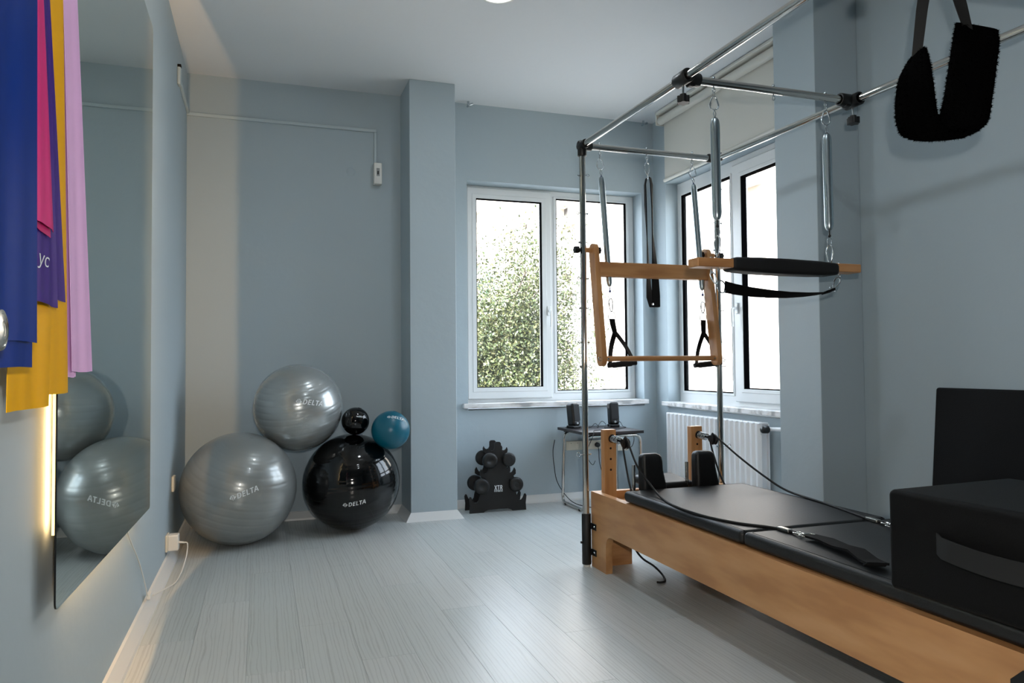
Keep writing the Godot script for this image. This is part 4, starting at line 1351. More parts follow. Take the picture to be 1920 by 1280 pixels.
# ---------------------------------------------------------------- reformer with its tower
func reformer():
	var zf := -3.475
	var zn := -1.02
	var t := thing("pilates_reformer", "beech wood pilates reformer with black padded carriage and tall chrome tower frame", "exercise machine", Vector3(1.98, 0, -2.25))
	var b: MB
	# side rails with the arched feet
	var prof := [[zf, 0.0], [zf + 0.165, 0.0]]
	for i in 7:
		var a := PI - PI / 2 * i / 6.0
		prof.append([zf + 0.165 + 0.055 + cos(a) * 0.055, 0.187 - 0.055 + sin(a) * 0.055])
	for i in 7:
		var a := PI / 2 - PI / 2 * i / 6.0
		prof.append([zn - 0.165 - 0.055 + cos(a) * 0.055, 0.187 - 0.055 + sin(a) * 0.055])
	for q in [[zn - 0.165, 0.0], [zn, 0.0], [zn, 0.376], [zn - 0.004, 0.38], [zf + 0.004, 0.38], [zf, 0.376]]: prof.append(q)
	var poly := PackedVector2Array()
	for q in prof: poly.append(Vector2(q[0], q[1]))
	for x in [1.60, 2.325]:
		b = mb(t)
		b.prism(poly, Transform3D(Basis(Vector3(0, 0, 1), Vector3.UP, Vector3(-1, 0, 0)), Vector3(x, 0, 0)), -0.035, 0.0, 0.9)
		put("side_rail", b, M.beech, t)
	# end boards, cut away in the middle
	for z in [zf + 0.001, zn - 0.036]:
		b = mb(t)
		b.prism(PackedVector2Array([Vector2(1.635, 0.0), Vector2(1.811, 0.0), Vector2(1.811, 0.15), Vector2(1.826, 0.187), Vector2(2.13, 0.187), Vector2(2.145, 0.15), Vector2(2.145, 0.0), Vector2(2.325, 0.0), Vector2(2.325, 0.379), Vector2(1.635, 0.379)]), Transform3D(Basis.IDENTITY, Vector3.ZERO), z, z + 0.035)
		put("end_board", b, M.beech_across, t)
	b = mb(t)
	b.box(Vector3(1.98, 0.330, -3.28), Vector3(0.69, 0.02, 0.32), 0.002)
	put("deck_board", b, M.beech_across, t)
	for x in [1.652, 2.308]:
		b = mb(t)
		b.box(Vector3(x, 0.335, (zf + zn) / 2), Vector3(0.030, 0.03, zn - zf - 0.08), 0.002)
		put("track", b, M.zinc, t)
	# carriage
	var c := Node3D.new(); c.name = "carriage"; c.position = Vector3(0, 0.36, -0.45); t.add_child(c, true)
	b = mb(c)
	b.box(Vector3(1.98, 0.368, -2.69), Vector3(0.60, 0.025, 0.88), 0.003)
	put("carriage_board", b, M.beech_across, c)
	b = mb(c)
	b.box(Vector3(1.944, 0.408, -2.688), Vector3(0.664, 0.050, 0.900), 0.017, Basis.IDENTITY, 4)
	put("mat", b, M.leather, c)
	b = mb(c)
	b.tube(bent([Vector3(1.632, 0.4325, -2.246), Vector3(1.632, 0.4325, -3.12), Vector3(2.256, 0.4325, -3.12), Vector3(2.256, 0.4325, -2.246)], 0.02), 0.0016, 6)
	put("piping", b, M.leather_matt, c)
	b = mb(c)
	b.box(Vector3(1.690, 0.397, -3.165), Vector3(0.06, 0.03, 0.05), 0.003)
	put("rope_cleat", b, M.black_plastic, c)
	for k in 2:
		var x: float = [1.716, 2.010][k]
		b = mb(c)
		var secs := []
		for q in [[0.425, 0.0, 0.134, 0.030], [0.445, 0.0, 0.131, 0.033], [0.48, 0.0, 0.122, 0.033], [0.52, 0.0, 0.114, 0.031], [0.56, 0.0, 0.112, 0.030], [0.58, 0.001, 0.108, 0.029], [0.592, 0.006, 0.100, 0.025], [0.598, 0.018, 0.086, 0.016]]:
			secs.append(rrect(Vector3(x + (q[1] + q[2]) / 2, q[0], -3.165), (q[2] - q[1]) / 2, q[3], q[3] * 0.6))
		loft(b, secs)
		put("shoulder_rest", b, M.leather, c)
		b = mb(c)
		b.cyl(Vector3(x - 0.013, 0.40, -3.205), Vector3(x - 0.013, 0.542, -3.205), 0.0085)
		put("shoulder_rest_pin", b, M.chrome, c)
	b = mb(c)
	b.box(Vector3(1.925, 0.432, -3.31), Vector3(0.225, 0.044, 0.225), 0.018, Basis(Vector3.RIGHT, 0.06), 4)
	put("headrest", b, M.leather, c)
	b = mb(t)
	b.box(Vector3(1.944, 0.408, -1.645), Vector3(0.664, 0.050, 1.172), 0.017, Basis.IDENTITY, 4)
	put("platform_mat", b, M.leather, t)
	b = mb(t)
	b.tube(bent([Vector3(1.632, 0.4325, -1.07), Vector3(1.632, 0.4325, -2.212), Vector3(2.256, 0.4325, -2.212), Vector3(2.256, 0.4325, -1.07)], 0.02), 0.0016, 6)
	put("piping", b, M.leather_matt, t)
	# risers with spring loaded pulleys
	for k in 2:
		var x: float = [1.6755, 2.1825][k]
		var r := Node3D.new(); r.name = "pulley_riser"; r.position = Vector3(x, 0.38, -3.42) - org(t); t.add_child(r, true)
		b = mb(r)
		b.box(Vector3(x, 0.515, -3.420), Vector3(0.067, 0.362, 0.040), 0.0025)
		put("riser", b, M.beech_upright, r)
		for y in [0.602, 0.548, 0.494]:
			b = mb(r)
			b.cyl(Vector3(x + 0.002, y, -3.402), Vector3(x + 0.002, y, -3.3994), 0.0058, 0.0058, 14)
			put("peg_hole", b, M.peg_hole, r)
		var a := Vector3(x + 0.008, 0.652, -3.400)
		var e := Vector3(x + 0.030, 0.640, -3.318)
		b = mb(r)
		b.cyl(a, a.lerp(e, 0.08), 0.021)
		put("washer", b, M.black_plastic, r)
		b = mb(r)
		b.cyl(a - (e - a) * 0.4, a - (e - a) * 0.56, 0.008)
		put("nut", b, M.black_plastic, r)
		b = mb(r)
		var pts := PackedVector3Array()
		var f := MB.frame(e - a)
		for i in 97:
			var u := i / 96.0
			pts.append(a.lerp(e, 0.08 + u * 0.62) + (f.x * cos(u * TAU * 6.0) + f.z * sin(u * TAU * 6.0)) * 0.0165)
		b.tube(pts, 0.0026, 6)
		put("spring", b, M.zinc, r)
		b = mb(r)
		b.cyl(a, e, 0.005)
		put("eye_rod", b, M.black_plastic, r)
		var w := Vector3(x + 0.036, 0.634, -3.300)
		for s in [-0.013, 0.013]:
			b = mb(r)
			b.prism(PackedVector2Array([Vector2(-0.030, 0.014), Vector2(-0.02, 0.021), Vector2(0.006, 0.022), Vector2(0.018, 0.012), Vector2(0.02, -0.006), Vector2(0.008, -0.022), Vector2(-0.012, -0.018), Vector2(-0.03, -0.002)]), Transform3D(Basis(Vector3(0, 0, 1), Vector3.UP, Vector3(-1, 0, 0)), w + Vector3(s, 0, 0)), -0.002, 0.002)
			b.cyl(w + Vector3(s - 0.004, 0, 0), w + Vector3(s + 0.004, 0, 0), 0.0045, 0.0045, 10)
			put("pulley_cheek", b, M.black_plastic, r)
		b = mb(r)
		b.lathe(PackedVector2Array([Vector2(0.0, -0.008), Vector2(0.027, -0.008), Vector2(0.021, 0.0), Vector2(0.027, 0.008), Vector2(0.0, 0.008)]), Transform3D(MB.frame(Vector3.RIGHT), w), 28, 0.9)
		put("pulley_wheel", b, M.black_rubber, r)
	# ropes
	for L in [[[1.674, 0.40, -3.165], [1.690, 0.48, -3.24], [1.7095, 0.62, -3.327], [1.7115, 0.658, -3.312], [1.7105, 0.655, -3.285], [1.703, 0.54, -3.17], [1.705, 0.470, -3.05], [1.672, 0.440, -2.90], [1.632, 0.4372, -2.74], [1.622, 0.4372, -2.58], [1.634, 0.4372, -2.45], [1.672, 0.4372, -2.335], [1.725, 0.4372, -2.255], [1.750, 0.4372, -2.205]], [[2.20, 0.40, -3.165], [2.205, 0.48, -3.24], [2.2165, 0.62, -3.327], [2.2185, 0.658, -3.312], [2.2175, 0.655, -3.285], [2.235, 0.570, -3.12], [2.258, 0.492, -2.95], [2.268, 0.446, -2.80], [2.245, 0.4372, -2.56], [2.213, 0.4372, -2.40], [2.180, 0.4372, -2.27], [2.168, 0.4372, -2.225]]]:
		var p := []
		for q in L: p.append(Vector3(q[0], q[1], q[2]))
		b = mb(t)
		b.tube(curve(p, 90), 0.0048, 8)
		put("pulley_rope", b, M.rope, t)
	b = mb(t)
	b.tube(curve([Vector3(1.76, 0.25, -3.36), Vector3(1.755, 0.13, -3.31), Vector3(1.775, 0.075, -3.27), Vector3(1.82, 0.04, -3.235), Vector3(1.835, 0.012, -3.18), Vector3(1.805, 0.0055, -3.10), Vector3(1.775, 0.0055, -3.085), Vector3(1.755, 0.0065, -3.09)], 44), 0.005, 8)
	put("rope_tail", b, M.rope, t, "loose black rope end on the floor under the machine")
	b = mb(t)
	b.prism(PackedVector2Array([Vector2(-1.235, 0.315), Vector2(-1.205, 0.345), Vector2(-1.04, 0.345), Vector2(-1.04, 0.20), Vector2(-1.235, 0.20)]), Transform3D(Basis(Vector3(0, 0, 1), Vector3.UP, Vector3(-1, 0, 0)), Vector3(1.60, 0, 0)), 0.0, 0.005)
	put("footbar_bracket", b, M.black_plastic, t)
	# tower: posts, top bars, cross bars
	var TL := Vector3(1.572, 2.162, zf); var TR := Vector3(2.386, 2.162, -3.482)
	var NL := Vector3(1.606, 2.162, -1.0); var NR := Vector3(2.505, 2.162, -1.0)
	for k in 4:
		var top: Vector3 = [TL, TR, NL, NR][k]
		var p := Node3D.new(); p.name = "tower_post"; p.position = Vector3(top.x, 0, top.z) - org(t); t.add_child(p, true)
		b = mb(p)
		b.cyl(Vector3(top.x, 0.26, top.z), top - Vector3(0, 0.01, 0), 0.0160, 0.0160, 28)
		put("chrome_tube", b, M.chrome, p)
		b = mb(p)
		b.lathe(PackedVector2Array([Vector2(0.0, 0.012), Vector2(0.0215, 0.012), Vector2(0.0235, 0.015), Vector2(0.0235, 0.266), Vector2(0.022, 0.268), Vector2(0.0155, 0.268)]), Transform3D(Basis.IDENTITY, Vector3(top.x, 0, top.z)), 28, 0.6)
		put("sleeve", b, M.black_rubber, p)
		b = mb(p)
		b.cyl(Vector3(top.x, 0.0, top.z), Vector3(top.x, 0.012, top.z), 0.018, 0.019, 20)
		put("foot_pad", b, M.white_plastic, p)
		if k == 0:
			b = mb(p)
			b.cyl(Vector3(top.x - 0.022, 0.125, top.z + 0.004), Vector3(top.x - 0.034, 0.125, top.z + 0.006), 0.006)
			put("set_screw", b, M.black_plastic, p)
		for y in [0.075, 0.205]:
			b = mb(p)
			var s: float = 1.0 if k % 2 == 0 else -1.0
			var rx: float = 1.598 if k % 2 == 0 else 2.362
			b.box(Vector3((top.x + rx) / 2, y, top.z + 0.012), Vector3(absf(rx - top.x) + 0.004, 0.032, 0.006), 0.001)
			b.box(Vector3(rx - s * 0.0005, y, top.z + 0.035), Vector3(0.004, 0.032, 0.052), 0.001)
			put("bracket", b, M.black_plastic, p)
			b = mb(p)
			b.cyl(Vector3(rx - s * 0.002, y, top.z + 0.042), Vector3(rx - s * 0.006, y, top.z + 0.042), 0.006, 0.0045, 12)
			put("bolt", b, M.zinc, p)
		if k == 0:
			for q in [[0.024, 2.005], [-0.030, 1.807], [0.020, 1.657], [-0.028, 1.470], [0.024, 1.317], [-0.026, 1.141], [0.024, 1.017], [-0.040, 0.569]]:
				eye_bolt(p, Vector3(top.x, q[1], top.z), q[0], 0.0115 if q[1] < 0.6 else 0.008)
		if k == 1:
			for q in [[0.028, 1.990], [-0.032, 1.802], [0.030, 1.651], [0.028, 1.316], [0.012, 1.148], [0.026, 1.040], [0.034, 1.012], [0.042, 0.575]]:
				eye_bolt(p, Vector3(top.x, q[1], top.z), q[0], 0.0115 if q[1] < 0.6 else 0.008)
	for q in [[TL, NL], [TR, NR]]:
		b = mb(t)
		b.cyl(q[0], q[1], 0.0160, 0.0160, 28)
		put("top_bar", b, M.chrome, t)
	for q in [[TL, TR], [NL, NR]]:
		b = mb(t)
		b.cyl(q[0], q[1], 0.0160, 0.0160, 28)
		put("cross_bar", b, M.chrome, t)
	for k in 4:
		var q: Vector3 = [TL, TR, NL, NR][k]
		var dz := 1.0 if k < 2 else -1.0
		var dx := 1.0 if k % 2 == 0 else -1.0
		b = mb(t)
		collar(b, q + Vector3(0, 0, -0.022 * dz), q + Vector3(0, 0, 0.048 * dz), 0.0235)
		collar(b, q + Vector3(-0.022 * dx, 0, 0), q + Vector3(0.052 * dx, 0, 0), 0.0235)
		collar(b, q + Vector3(0, 0.022, 0), q + Vector3(0, -0.055, 0), 0.0235)
		b.cyl(q + Vector3(0, 0, -0.0225 * dz), q + Vector3(0, 0, -0.015 * dz), 0.0225)
		b.cyl(q + Vector3(0, 0.0225, 0), q + Vector3(0, 0.015, 0), 0.0225)
		put("corner_joint", b, M.black_plastic, t)
	for x in [1.674, 1.951, 2.231]:
		bar_eye(t, Vector3(x, 2.162, -3.478), 0.0160)
	# sliding cross bars clamped to the top bars
	for k in 2:
		var z: float = [-2.527, -1.60][k]
		var l := TL.lerp(NL, (z - TL.z) / (NL.z - TL.z)); var r := TR.lerp(NR, (z - TR.z) / (NR.z - TR.z))
		b = mb(t)
		b.cyl(l + Vector3(0.03, 0, 0), r - Vector3(0.03, 0, 0), 0.0160, 0.0160, 28)
		put("sliding_bar", b, M.chrome, t)
		for q in [[l, 1.0], [r, -1.0]]:
			var o: Vector3 = q[0]
			b = mb(t)
			collar(b, o + Vector3(0, 0, -0.042), o + Vector3(0, 0, 0.042), 0.0285)
			collar(b, o + Vector3(q[1] * 0.020, 0, 0), o + Vector3(q[1] * 0.074, 0, 0), 0.0270)
			b.box(o + Vector3(q[1] * 0.035, -0.018, 0), Vector3(0.03, 0.025, 0.03), 0.006, Basis.IDENTITY, 2)
			put("slide_clamp", b, M.black_plastic, t)
			b = mb(t)
			b.cyl(o + Vector3(0, -0.02, 0), o + Vector3(0, -0.080, 0), 0.0045, 0.0045, 10)
			put("clamp_screw", b, M.zinc, t)
			b = mb(t)
			star_knob(b, o + Vector3(0, -0.064, 0), o + Vector3(0, -0.100, 0), 0.027)
			put("clamp_knob", b, M.black_plastic, t)
	for x in [1.727, 2.017, 2.284]:
		bar_eye(t, Vector3(x, 2.162, -2.527), 0.0160)
	# push-through bar: two arms on pivots, a flat rail and a round rail
	var u := Node3D.new(); u.name = "push_bar"; u.position = Vector3(1.97, 1.625, -3.46) - org(t); t.add_child(u, true)
	for k in 2:
		var x: float = [1.628, 2.300][k]
		var pv := Vector3(x, 1.618, -3.466)
		var ft := Vector3(x - 0.006, 1.052, -3.372)
		var dn := (ft - pv).normalized()
		var fw := Vector3(1, 0, 0).cross(dn).normalized()
		if fw.z < 0: fw = -fw
		var L := (ft - pv).length()
		var pl := PackedVector2Array()
		for i in 13: pl.append(Vector2(cos(PI * i / 12.0) * 0.034, sin(PI * i / 12.0) * 0.034 - 0.0))
		for i in 13: pl.append(Vector2(-cos(PI * i / 12.0) * 0.034, -L - sin(PI * i / 12.0) * 0.034))
		b = mb(u)
		b.prism(pl, Transform3D(Basis(fw, -dn, fw.cross(-dn)), pv), -0.013, 0.013, 0.8)
		put("arm", b, M.beech_upright, u)
		b = mb(u)
		var s := -1.0 if k == 0 else 1.0
		b.cyl(pv + Vector3(s * 0.05, 0, 0), pv, 0.013)
		put("dowel", b, M.beech_across, u)
		b = mb(u)
		star_knob(b, Vector3(x + s * 0.075, 1.618, -3.47), Vector3(x + s * 0.108, 1.618, -3.47), 0.019)
		b.cyl(Vector3(x + s * 0.02, 1.618, -3.47), Vector3(x + s * 0.08, 1.618, -3.47), 0.006)
		put("clamp_knob", b, M.black_plastic, u)
		b = mb(u)
		star_knob(b, Vector3(x - s * 0.012, 1.618, -3.466), Vector3(x - s * 0.036, 1.618, -3.466), 0.019)
		put("clamp_knob", b, M.black_plastic, u)
		eye_bolt(u, Vector3(x, 1.055, -3.365), -0.022 if k == 0 else 0.028)
	b = mb(u)
	b.box(Vector3(1.963, 1.517, -3.447), Vector3(0.652, 0.078, 0.026), 0.003, Basis(Vector3.RIGHT, -0.16))
	put("flat_rail", b, M.beech_across, u)
	b = mb(u)
	b.cyl(Vector3(1.612, 1.056, -3.374), Vector3(2.304, 1.056, -3.374), 0.0135, 0.0135, 20)
	put("round_rail", b, M.beech_across, u)

# ---------------------------------------------------------------- things that hang from the tower
func spring_set(b: Node3D, top: Vector3, a: Vector3, e: Vector3, low: Vector3, R: float, bead: Material):
	# ring at the eye, snap hook, coil, bead, ring
	var m := mb(b)
	m.ring(top + Vector3(0, -0.010, 0), Vector3(1, 0, 0.3).normalized(), 0.0095, 0.0022, 14, 6)
	put("split_ring", m, M.zinc, b)
	m = mb(b)
	var c0 := top + Vector3(0, -0.018, 0)
	carabiner(m, c0.lerp(a, 0.62), c0, 0.038, Vector3(0.94, 0, 0.33))
	put("snap_hook", m, M.zinc, b)
	m = mb(b)
	m.tube(PackedVector3Array([c0.lerp(a, 0.60), c0.lerp(a, 0.8) + Vector3(0.006, 0, 0), a]), 0.002, 6)
	m.tube(PackedVector3Array([c0.lerp(a, 0.60), c0.lerp(a, 0.8) - Vector3(0.006, 0, 0), a]), 0.002, 6)
	put("end_loop", m, M.zinc, b)
	m = mb(b)
	spring_body(m, a, e, R)
	put("coil", m, M.spring_steel, b)
	var d := (e - a).normalized()
	m = mb(b)
	m.cyl(e - d * 0.004, e + d * 0.022, 0.0028, 0.0028, 8)
	m.lathe(PackedVector2Array([Vector2(0.0, -0.007), Vector2(0.005, -0.005), Vector2(0.007, 0.0), Vector2(0.005, 0.005), Vector2(0.0, 0.007)]), Transform3D(Basis.IDENTITY, e + d * 0.024), 12, -2.0)
	m.lathe(PackedVector2Array([Vector2(0.0, -0.006), Vector2(0.005, -0.004), Vector2(0.006, 0.0), Vector2(0.0, 0.006)]), Transform3D(Basis.IDENTITY, a), 12, -2.0)
	put("end_bead", m, bead, b)
	var r0 := e + d * 0.030
	m = mb(b)
	var rr := minf(0.017, (low - r0).length() * 0.32)
	m.ring(r0 + (low - r0).normalized() * rr, Vector3(0.2, 0, 1).normalized(), rr, 0.002, 18, 6, 0.85)
	put("split_ring", m, M.zinc, b)
	m = mb(b)
	var h0 := r0 + (low - r0).normalized() * rr * 1.9
	carabiner(m, h0, low, 0.030, Vector3(0.3, 0, 0.95) if rr > 0.0165 else Vector3(0.94, 0, 0.33))
	put("snap_hook", m, M.zinc, b)

func grip(n: String, label: String, d: Vector3, jct: Vector3, l: Vector3, r: Vector3):
	# hand grip: D ring, webbing that forks, padded tube
	var t := thing(n, label, "hand grip", jct, "hand grips hanging from the springs")
	var b := mb(t)
	b.tube(bent([d + Vector3(0, 0.020, 0), d + Vector3(-0.019, 0.010, 0), d + Vector3(-0.020, -0.024, 0), d + Vector3(0.020, -0.024, 0), d + Vector3(0.019, 0.010, 0), d + Vector3(0, 0.020, 0)], 0.012), 0.0022, 6)
	put("d_ring", b, M.zinc, t)
	b = mb(t)
	var top := d + Vector3(0, -0.024, 0)
	var w := Vector3(0.0165, 0, -0.004)
	b.strap(PackedVector3Array([top + Vector3(0, 0.004, 0.003), top.lerp(jct, 0.3), jct.lerp(top, 0.1), jct]), PackedVector3Array([w, w, w * 0.85, w * 0.7]), 0.006)
	var ax := (r - l).normalized()
	for q in [l, r]:
		var side := -1.0 if q == l else 1.0
		var n2 := 8
		var pts := PackedVector3Array(); var s := PackedVector3Array()
		for i in n2 + 1:
			var f := float(i) / n2
			pts.append(jct.lerp(q, f) + Vector3(side * 0.010 * sin(PI * f), 0.008 * (1.0 - f), 0.0))
			s.append(Vector3(0.0155, 0, -0.004).lerp(Vector3(0.0145, 0.0, -0.011), f))
		b.strap(pts, s, 0.005)
	put("webbing", b, M.webbing, t)
	b = mb(t)
	b.cyl(l - ax * 0.012, r + ax * 0.012, 0.0125, 0.0125, 18)
	b.cyl(l.lerp(r, 0.12), l.lerp(r, 0.88), 0.0155, 0.0155, 20)
	put("grip_tube", b, M.foam_sleeve, t)

func hanging():
	var cb := Vector3(0, 2.162 - 0.0160 - 0.024, -3.478)
	var t := thing("long_spring", "thin steel coil spring hanging at the left of the far cross bar", "spring", Vector3(1.69, 1.4, -3.478), "springs hanging from the tower")
	spring_set(t, Vector3(1.674, cb.y, cb.z), Vector3(1.679, 2.008, -3.472), Vector3(1.708, 1.430, -3.45), Vector3(1.717, 1.300, -3.45), 0.0165, M.bead_blue)
	grip("hand_grip", "black webbing hand grip on the left thin spring in front of wooden arm", Vector3(1.718, 1.283, -3.45), Vector3(1.736, 1.185, -3.45), Vector3(1.696, 1.022, -3.43), Vector3(1.833, 1.034, -3.43))
	t = thing("long_spring", "thin steel coil spring hanging at the right of the far cross bar", "spring", Vector3(2.25, 1.4, -3.478), "springs hanging from the tower")
	spring_set(t, Vector3(2.231, cb.y, cb.z), Vector3(2.234, 2.008, -3.472), Vector3(2.264, 1.424, -3.45), Vector3(2.266, 1.300, -3.45), 0.0165, M.bead_blue)
	grip("hand_grip", "black webbing hand grip on the right thin spring in front of chrome post", Vector3(2.266, 1.283, -3.45), Vector3(2.268, 1.185, -3.45), Vector3(2.206, 1.018, -3.43), Vector3(2.350, 1.030, -3.43))
	# leg loop in the middle
	t = thing("leg_strap", "long black webbing loop hanging from the middle of the far cross bar", "strap", Vector3(1.965, 1.33, -3.478))
	var b := mb(t)
	b.ring(Vector3(1.951, cb.y - 0.010, cb.z), Vector3(1, 0, 0.3).normalized(), 0.0095, 0.0022, 14, 6)
	carabiner(b, Vector3(1.951, cb.y - 0.018, cb.z), Vector3(1.954, 2.042, cb.z), 0.028, Vector3(0.94, 0, 0.33))
	b.ring(Vector3(1.955, 2.030, cb.z), Vector3(1, 0, 0.6).normalized(), 0.012, 0.0022, 14, 6)
	put("snap_hook", b, M.zinc, t)
	b = mb(t)
	var pts := PackedVector3Array(); var s := PackedVector3Array()
	for q in [[1.946, 2.018, 0.004, 0.014], [1.939, 1.985, 0.004, 0.015], [1.940, 1.88, 0.004, 0.017], [1.947, 1.70, 0.009, 0.016], [1.951, 1.55, 0.013, 0.014], [1.953, 1.44, 0.018, 0.010], [1.957, 1.38, 0.022, 0.008], [1.975, 1.332, 0.024, 0.008]]:
		pts.append(Vector3(q[0], q[1], -3.478)); s.append(Vector3(q[2], 0, -q[3]))
	b.strap(pts, s, 0.005)
	pts = PackedVector3Array(); s = PackedVector3Array()
	for q in [[1.958, 2.020, 0.012, 0.012], [1.966, 1.985, 0.013, 0.012], [1.968, 1.86, 0.010, 0.014], [1.968, 1.72, 0.010, 0.016], [1.976, 1.60, 0.017, 0.012], [1.981, 1.48, 0.024, 0.008], [1.984, 1.39, 0.027, 0.008], [1.985, 1.332, 0.026, 0.008]]:
		pts.append(Vector3(q[0], q[1], -3.458)); s.append(Vector3(q[2], 0, -q[3]))
	b.strap(pts, s, 0.005)
	b.box(Vector3(1.981, 1.332, -3.468), Vector3(0.050, 0.006, 0.026), 0.002)
	put("webbing", b, M.webbing, t)
	b = mb(t)
	b.cyl(Vector3(1.953, 1.343, -3.446), Vector3(1.957, 1.343, -3.440), 0.006, 0.006, 10)
	put("rivet", b, M.zinc, t)
	# two thick springs and the padded bar they carry
	var y2 := 2.162 - 0.0160 - 0.024
	t = thing("thick_spring", "thick steel coil spring at the left end of the black padded bar", "spring", Vector3(1.73, 1.5, -2.527), "springs hanging from the tower")
	spring_set(t, Vector3(1.727, y2, -2.527), Vector3(1.730, 2.018, -2.527), Vector3(1.733, 1.603, -2.527), Vector3(1.733, 1.462, -2.527), 0.0195, M.black_plastic)
	t = thing("thick_spring", "thick steel coil spring at the right end of the black padded bar", "spring", Vector3(2.29, 1.5, -2.527), "springs hanging from the tower")
	spring_set(t, Vector3(2.284, y2, -2.527), Vector3(2.287, 2.006, -2.527), Vector3(2.290, 1.590, -2.527), Vector3(2.291, 1.452, -2.527), 0.0195, M.black_plastic)
	t = thing("roll_down_bar", "wooden bar with black padded sleeve hanging from the two thick springs", "exercise bar", Vector3(2.02, 1.428, -2.53))
	b = mb(t)
	b.box(Vector3(2.022, 1.428, -2.530), Vector3(0.806, 0.036, 0.074), 0.005, Basis.IDENTITY, 2)
	put("wooden_bar", b, M.beech_across, t)
	b = mb(t)
	var secs := []
	for q in [[1.783, 0.020, 0.040], [1.788, 0.024, 0.043], [1.80, 0.027, 0.046], [1.90, 0.031, 0.050], [2.05, 0.032, 0.051], [2.20, 0.030, 0.049], [2.285, 0.026, 0.045], [2.298, 0.024, 0.043], [2.303, 0.020, 0.040]]:
		var rr := rrect(Vector3.ZERO, q[1], q[2], q[1] * 0.55)
		var ps := PackedVector3Array()
		for p in rr: ps.append(Vector3(q[0], 1.4235 - (q[0] - 2.04) * 0.010 + p.x, -2.530 + p.z))
		secs.append(ps)
	loft(b, secs)
	put("padded_sleeve", b, M.foam_sleeve, t)
	for x in [1.733, 2.291]:
		b = mb(t)
		b.cyl(Vector3(x, 1.45, -2.527), Vector3(x, 1.396, -2.527), 0.0026, 0.0026, 8)
		b.ring(Vector3(x, 1.456, -2.527), Vector3(0.3, 0, 1).normalized(), 0.008, 0.0021, 14, 6)
		b.cyl(Vector3(x, 1.409, -2.527), Vector3(x, 1.402, -2.527), 0.006, 0.006, 6)
		put("eye_bolt", b, M.zinc, t)
	for x in [1.697, 2.330]:
		b = mb(t)
		b.cyl(Vector3(x, 1.450, -2.520), Vector3(x, 1.402, -2.520), 0.0026, 0.0026, 8)
		b.ring(Vector3(x, 1.394, -2.520), Vector3(1, 0, 0.2).normalized(), 0.008, 0.0021, 14, 6)
		b.lathe(PackedVector2Array([Vector2(0.0, 0.008), Vector2(0.005, 0.006), Vector2(0.007, 0.0), Vector2(0.0, 0.0)]), Transform3D(Basis.IDENTITY, Vector3(x, 1.446, -2.520)), 10)
		put("eye_bolt", b, M.zinc, t)
	# foot strap slung under the bar
	t = thing("foot_strap", "black webbing strap slung under the padded wooden bar between two rings", "strap", Vector3(2.02, 1.32, -2.52))
	b = mb(t)
	carabiner(b, Vector3(1.697, 1.392, -2.52), Vector3(1.716, 1.345, -2.515), 0.020, Vector3(0.8, 0.3, 0.5).normalized())
	b.ring(Vector3(1.737, 1.334, -2.512), Vector3(0.25, 0.15, 1).normalized(), 0.025, 0.0030, 22, 6)
	put("ring_and_hook", b, M.zinc, t)
	b = mb(t)
	carabiner(b, Vector3(2.331, 1.388, -2.52), Vector3(2.300, 1.343, -2.518), 0.026, Vector3(0.8, -0.5, 0.2).normalized())
	b.ring(Vector3(2.292, 1.338, -2.517), Vector3(0.5, 0.8, 0.3).normalized(), 0.014, 0.0022, 18, 6)
	put("ring_and_hook", b, M.zinc, t)
	b = mb(t)
	pts = PackedVector3Array(); s = PackedVector3Array()
	for q in [[1.752, 1.334, 0.0, 0.024, 0.004], [1.80, 1.325, 0.0, 0.021, 0.006], [1.88, 1.316, 0.0, 0.0175, 0.010], [1.97, 1.310, 0.0, 0.014, 0.014], [2.06, 1.308, 0.0, 0.010, 0.017], [2.15, 1.311, 0.0, 0.006, 0.019], [2.22, 1.317, 0.0, 0.003, 0.020], [2.285, 1.332, 0.0, 0.004, 0.018]]:
		pts.append(Vector3(q[0], q[1], -2.512)); s.append(Vector3(0, q[3], q[4]))
	b.strap(pts, s, 0.004)
	b.strap(PackedVector3Array([Vector3(2.245, 1.322, -2.512), Vector3(2.285, 1.333, -2.512)]), PackedVector3Array([Vector3(0, 0.004, 0.02), Vector3(0, 0.005, 0.018)]), 0.009)
	put("webbing", b, M.webbing, t)
	fuzzy()

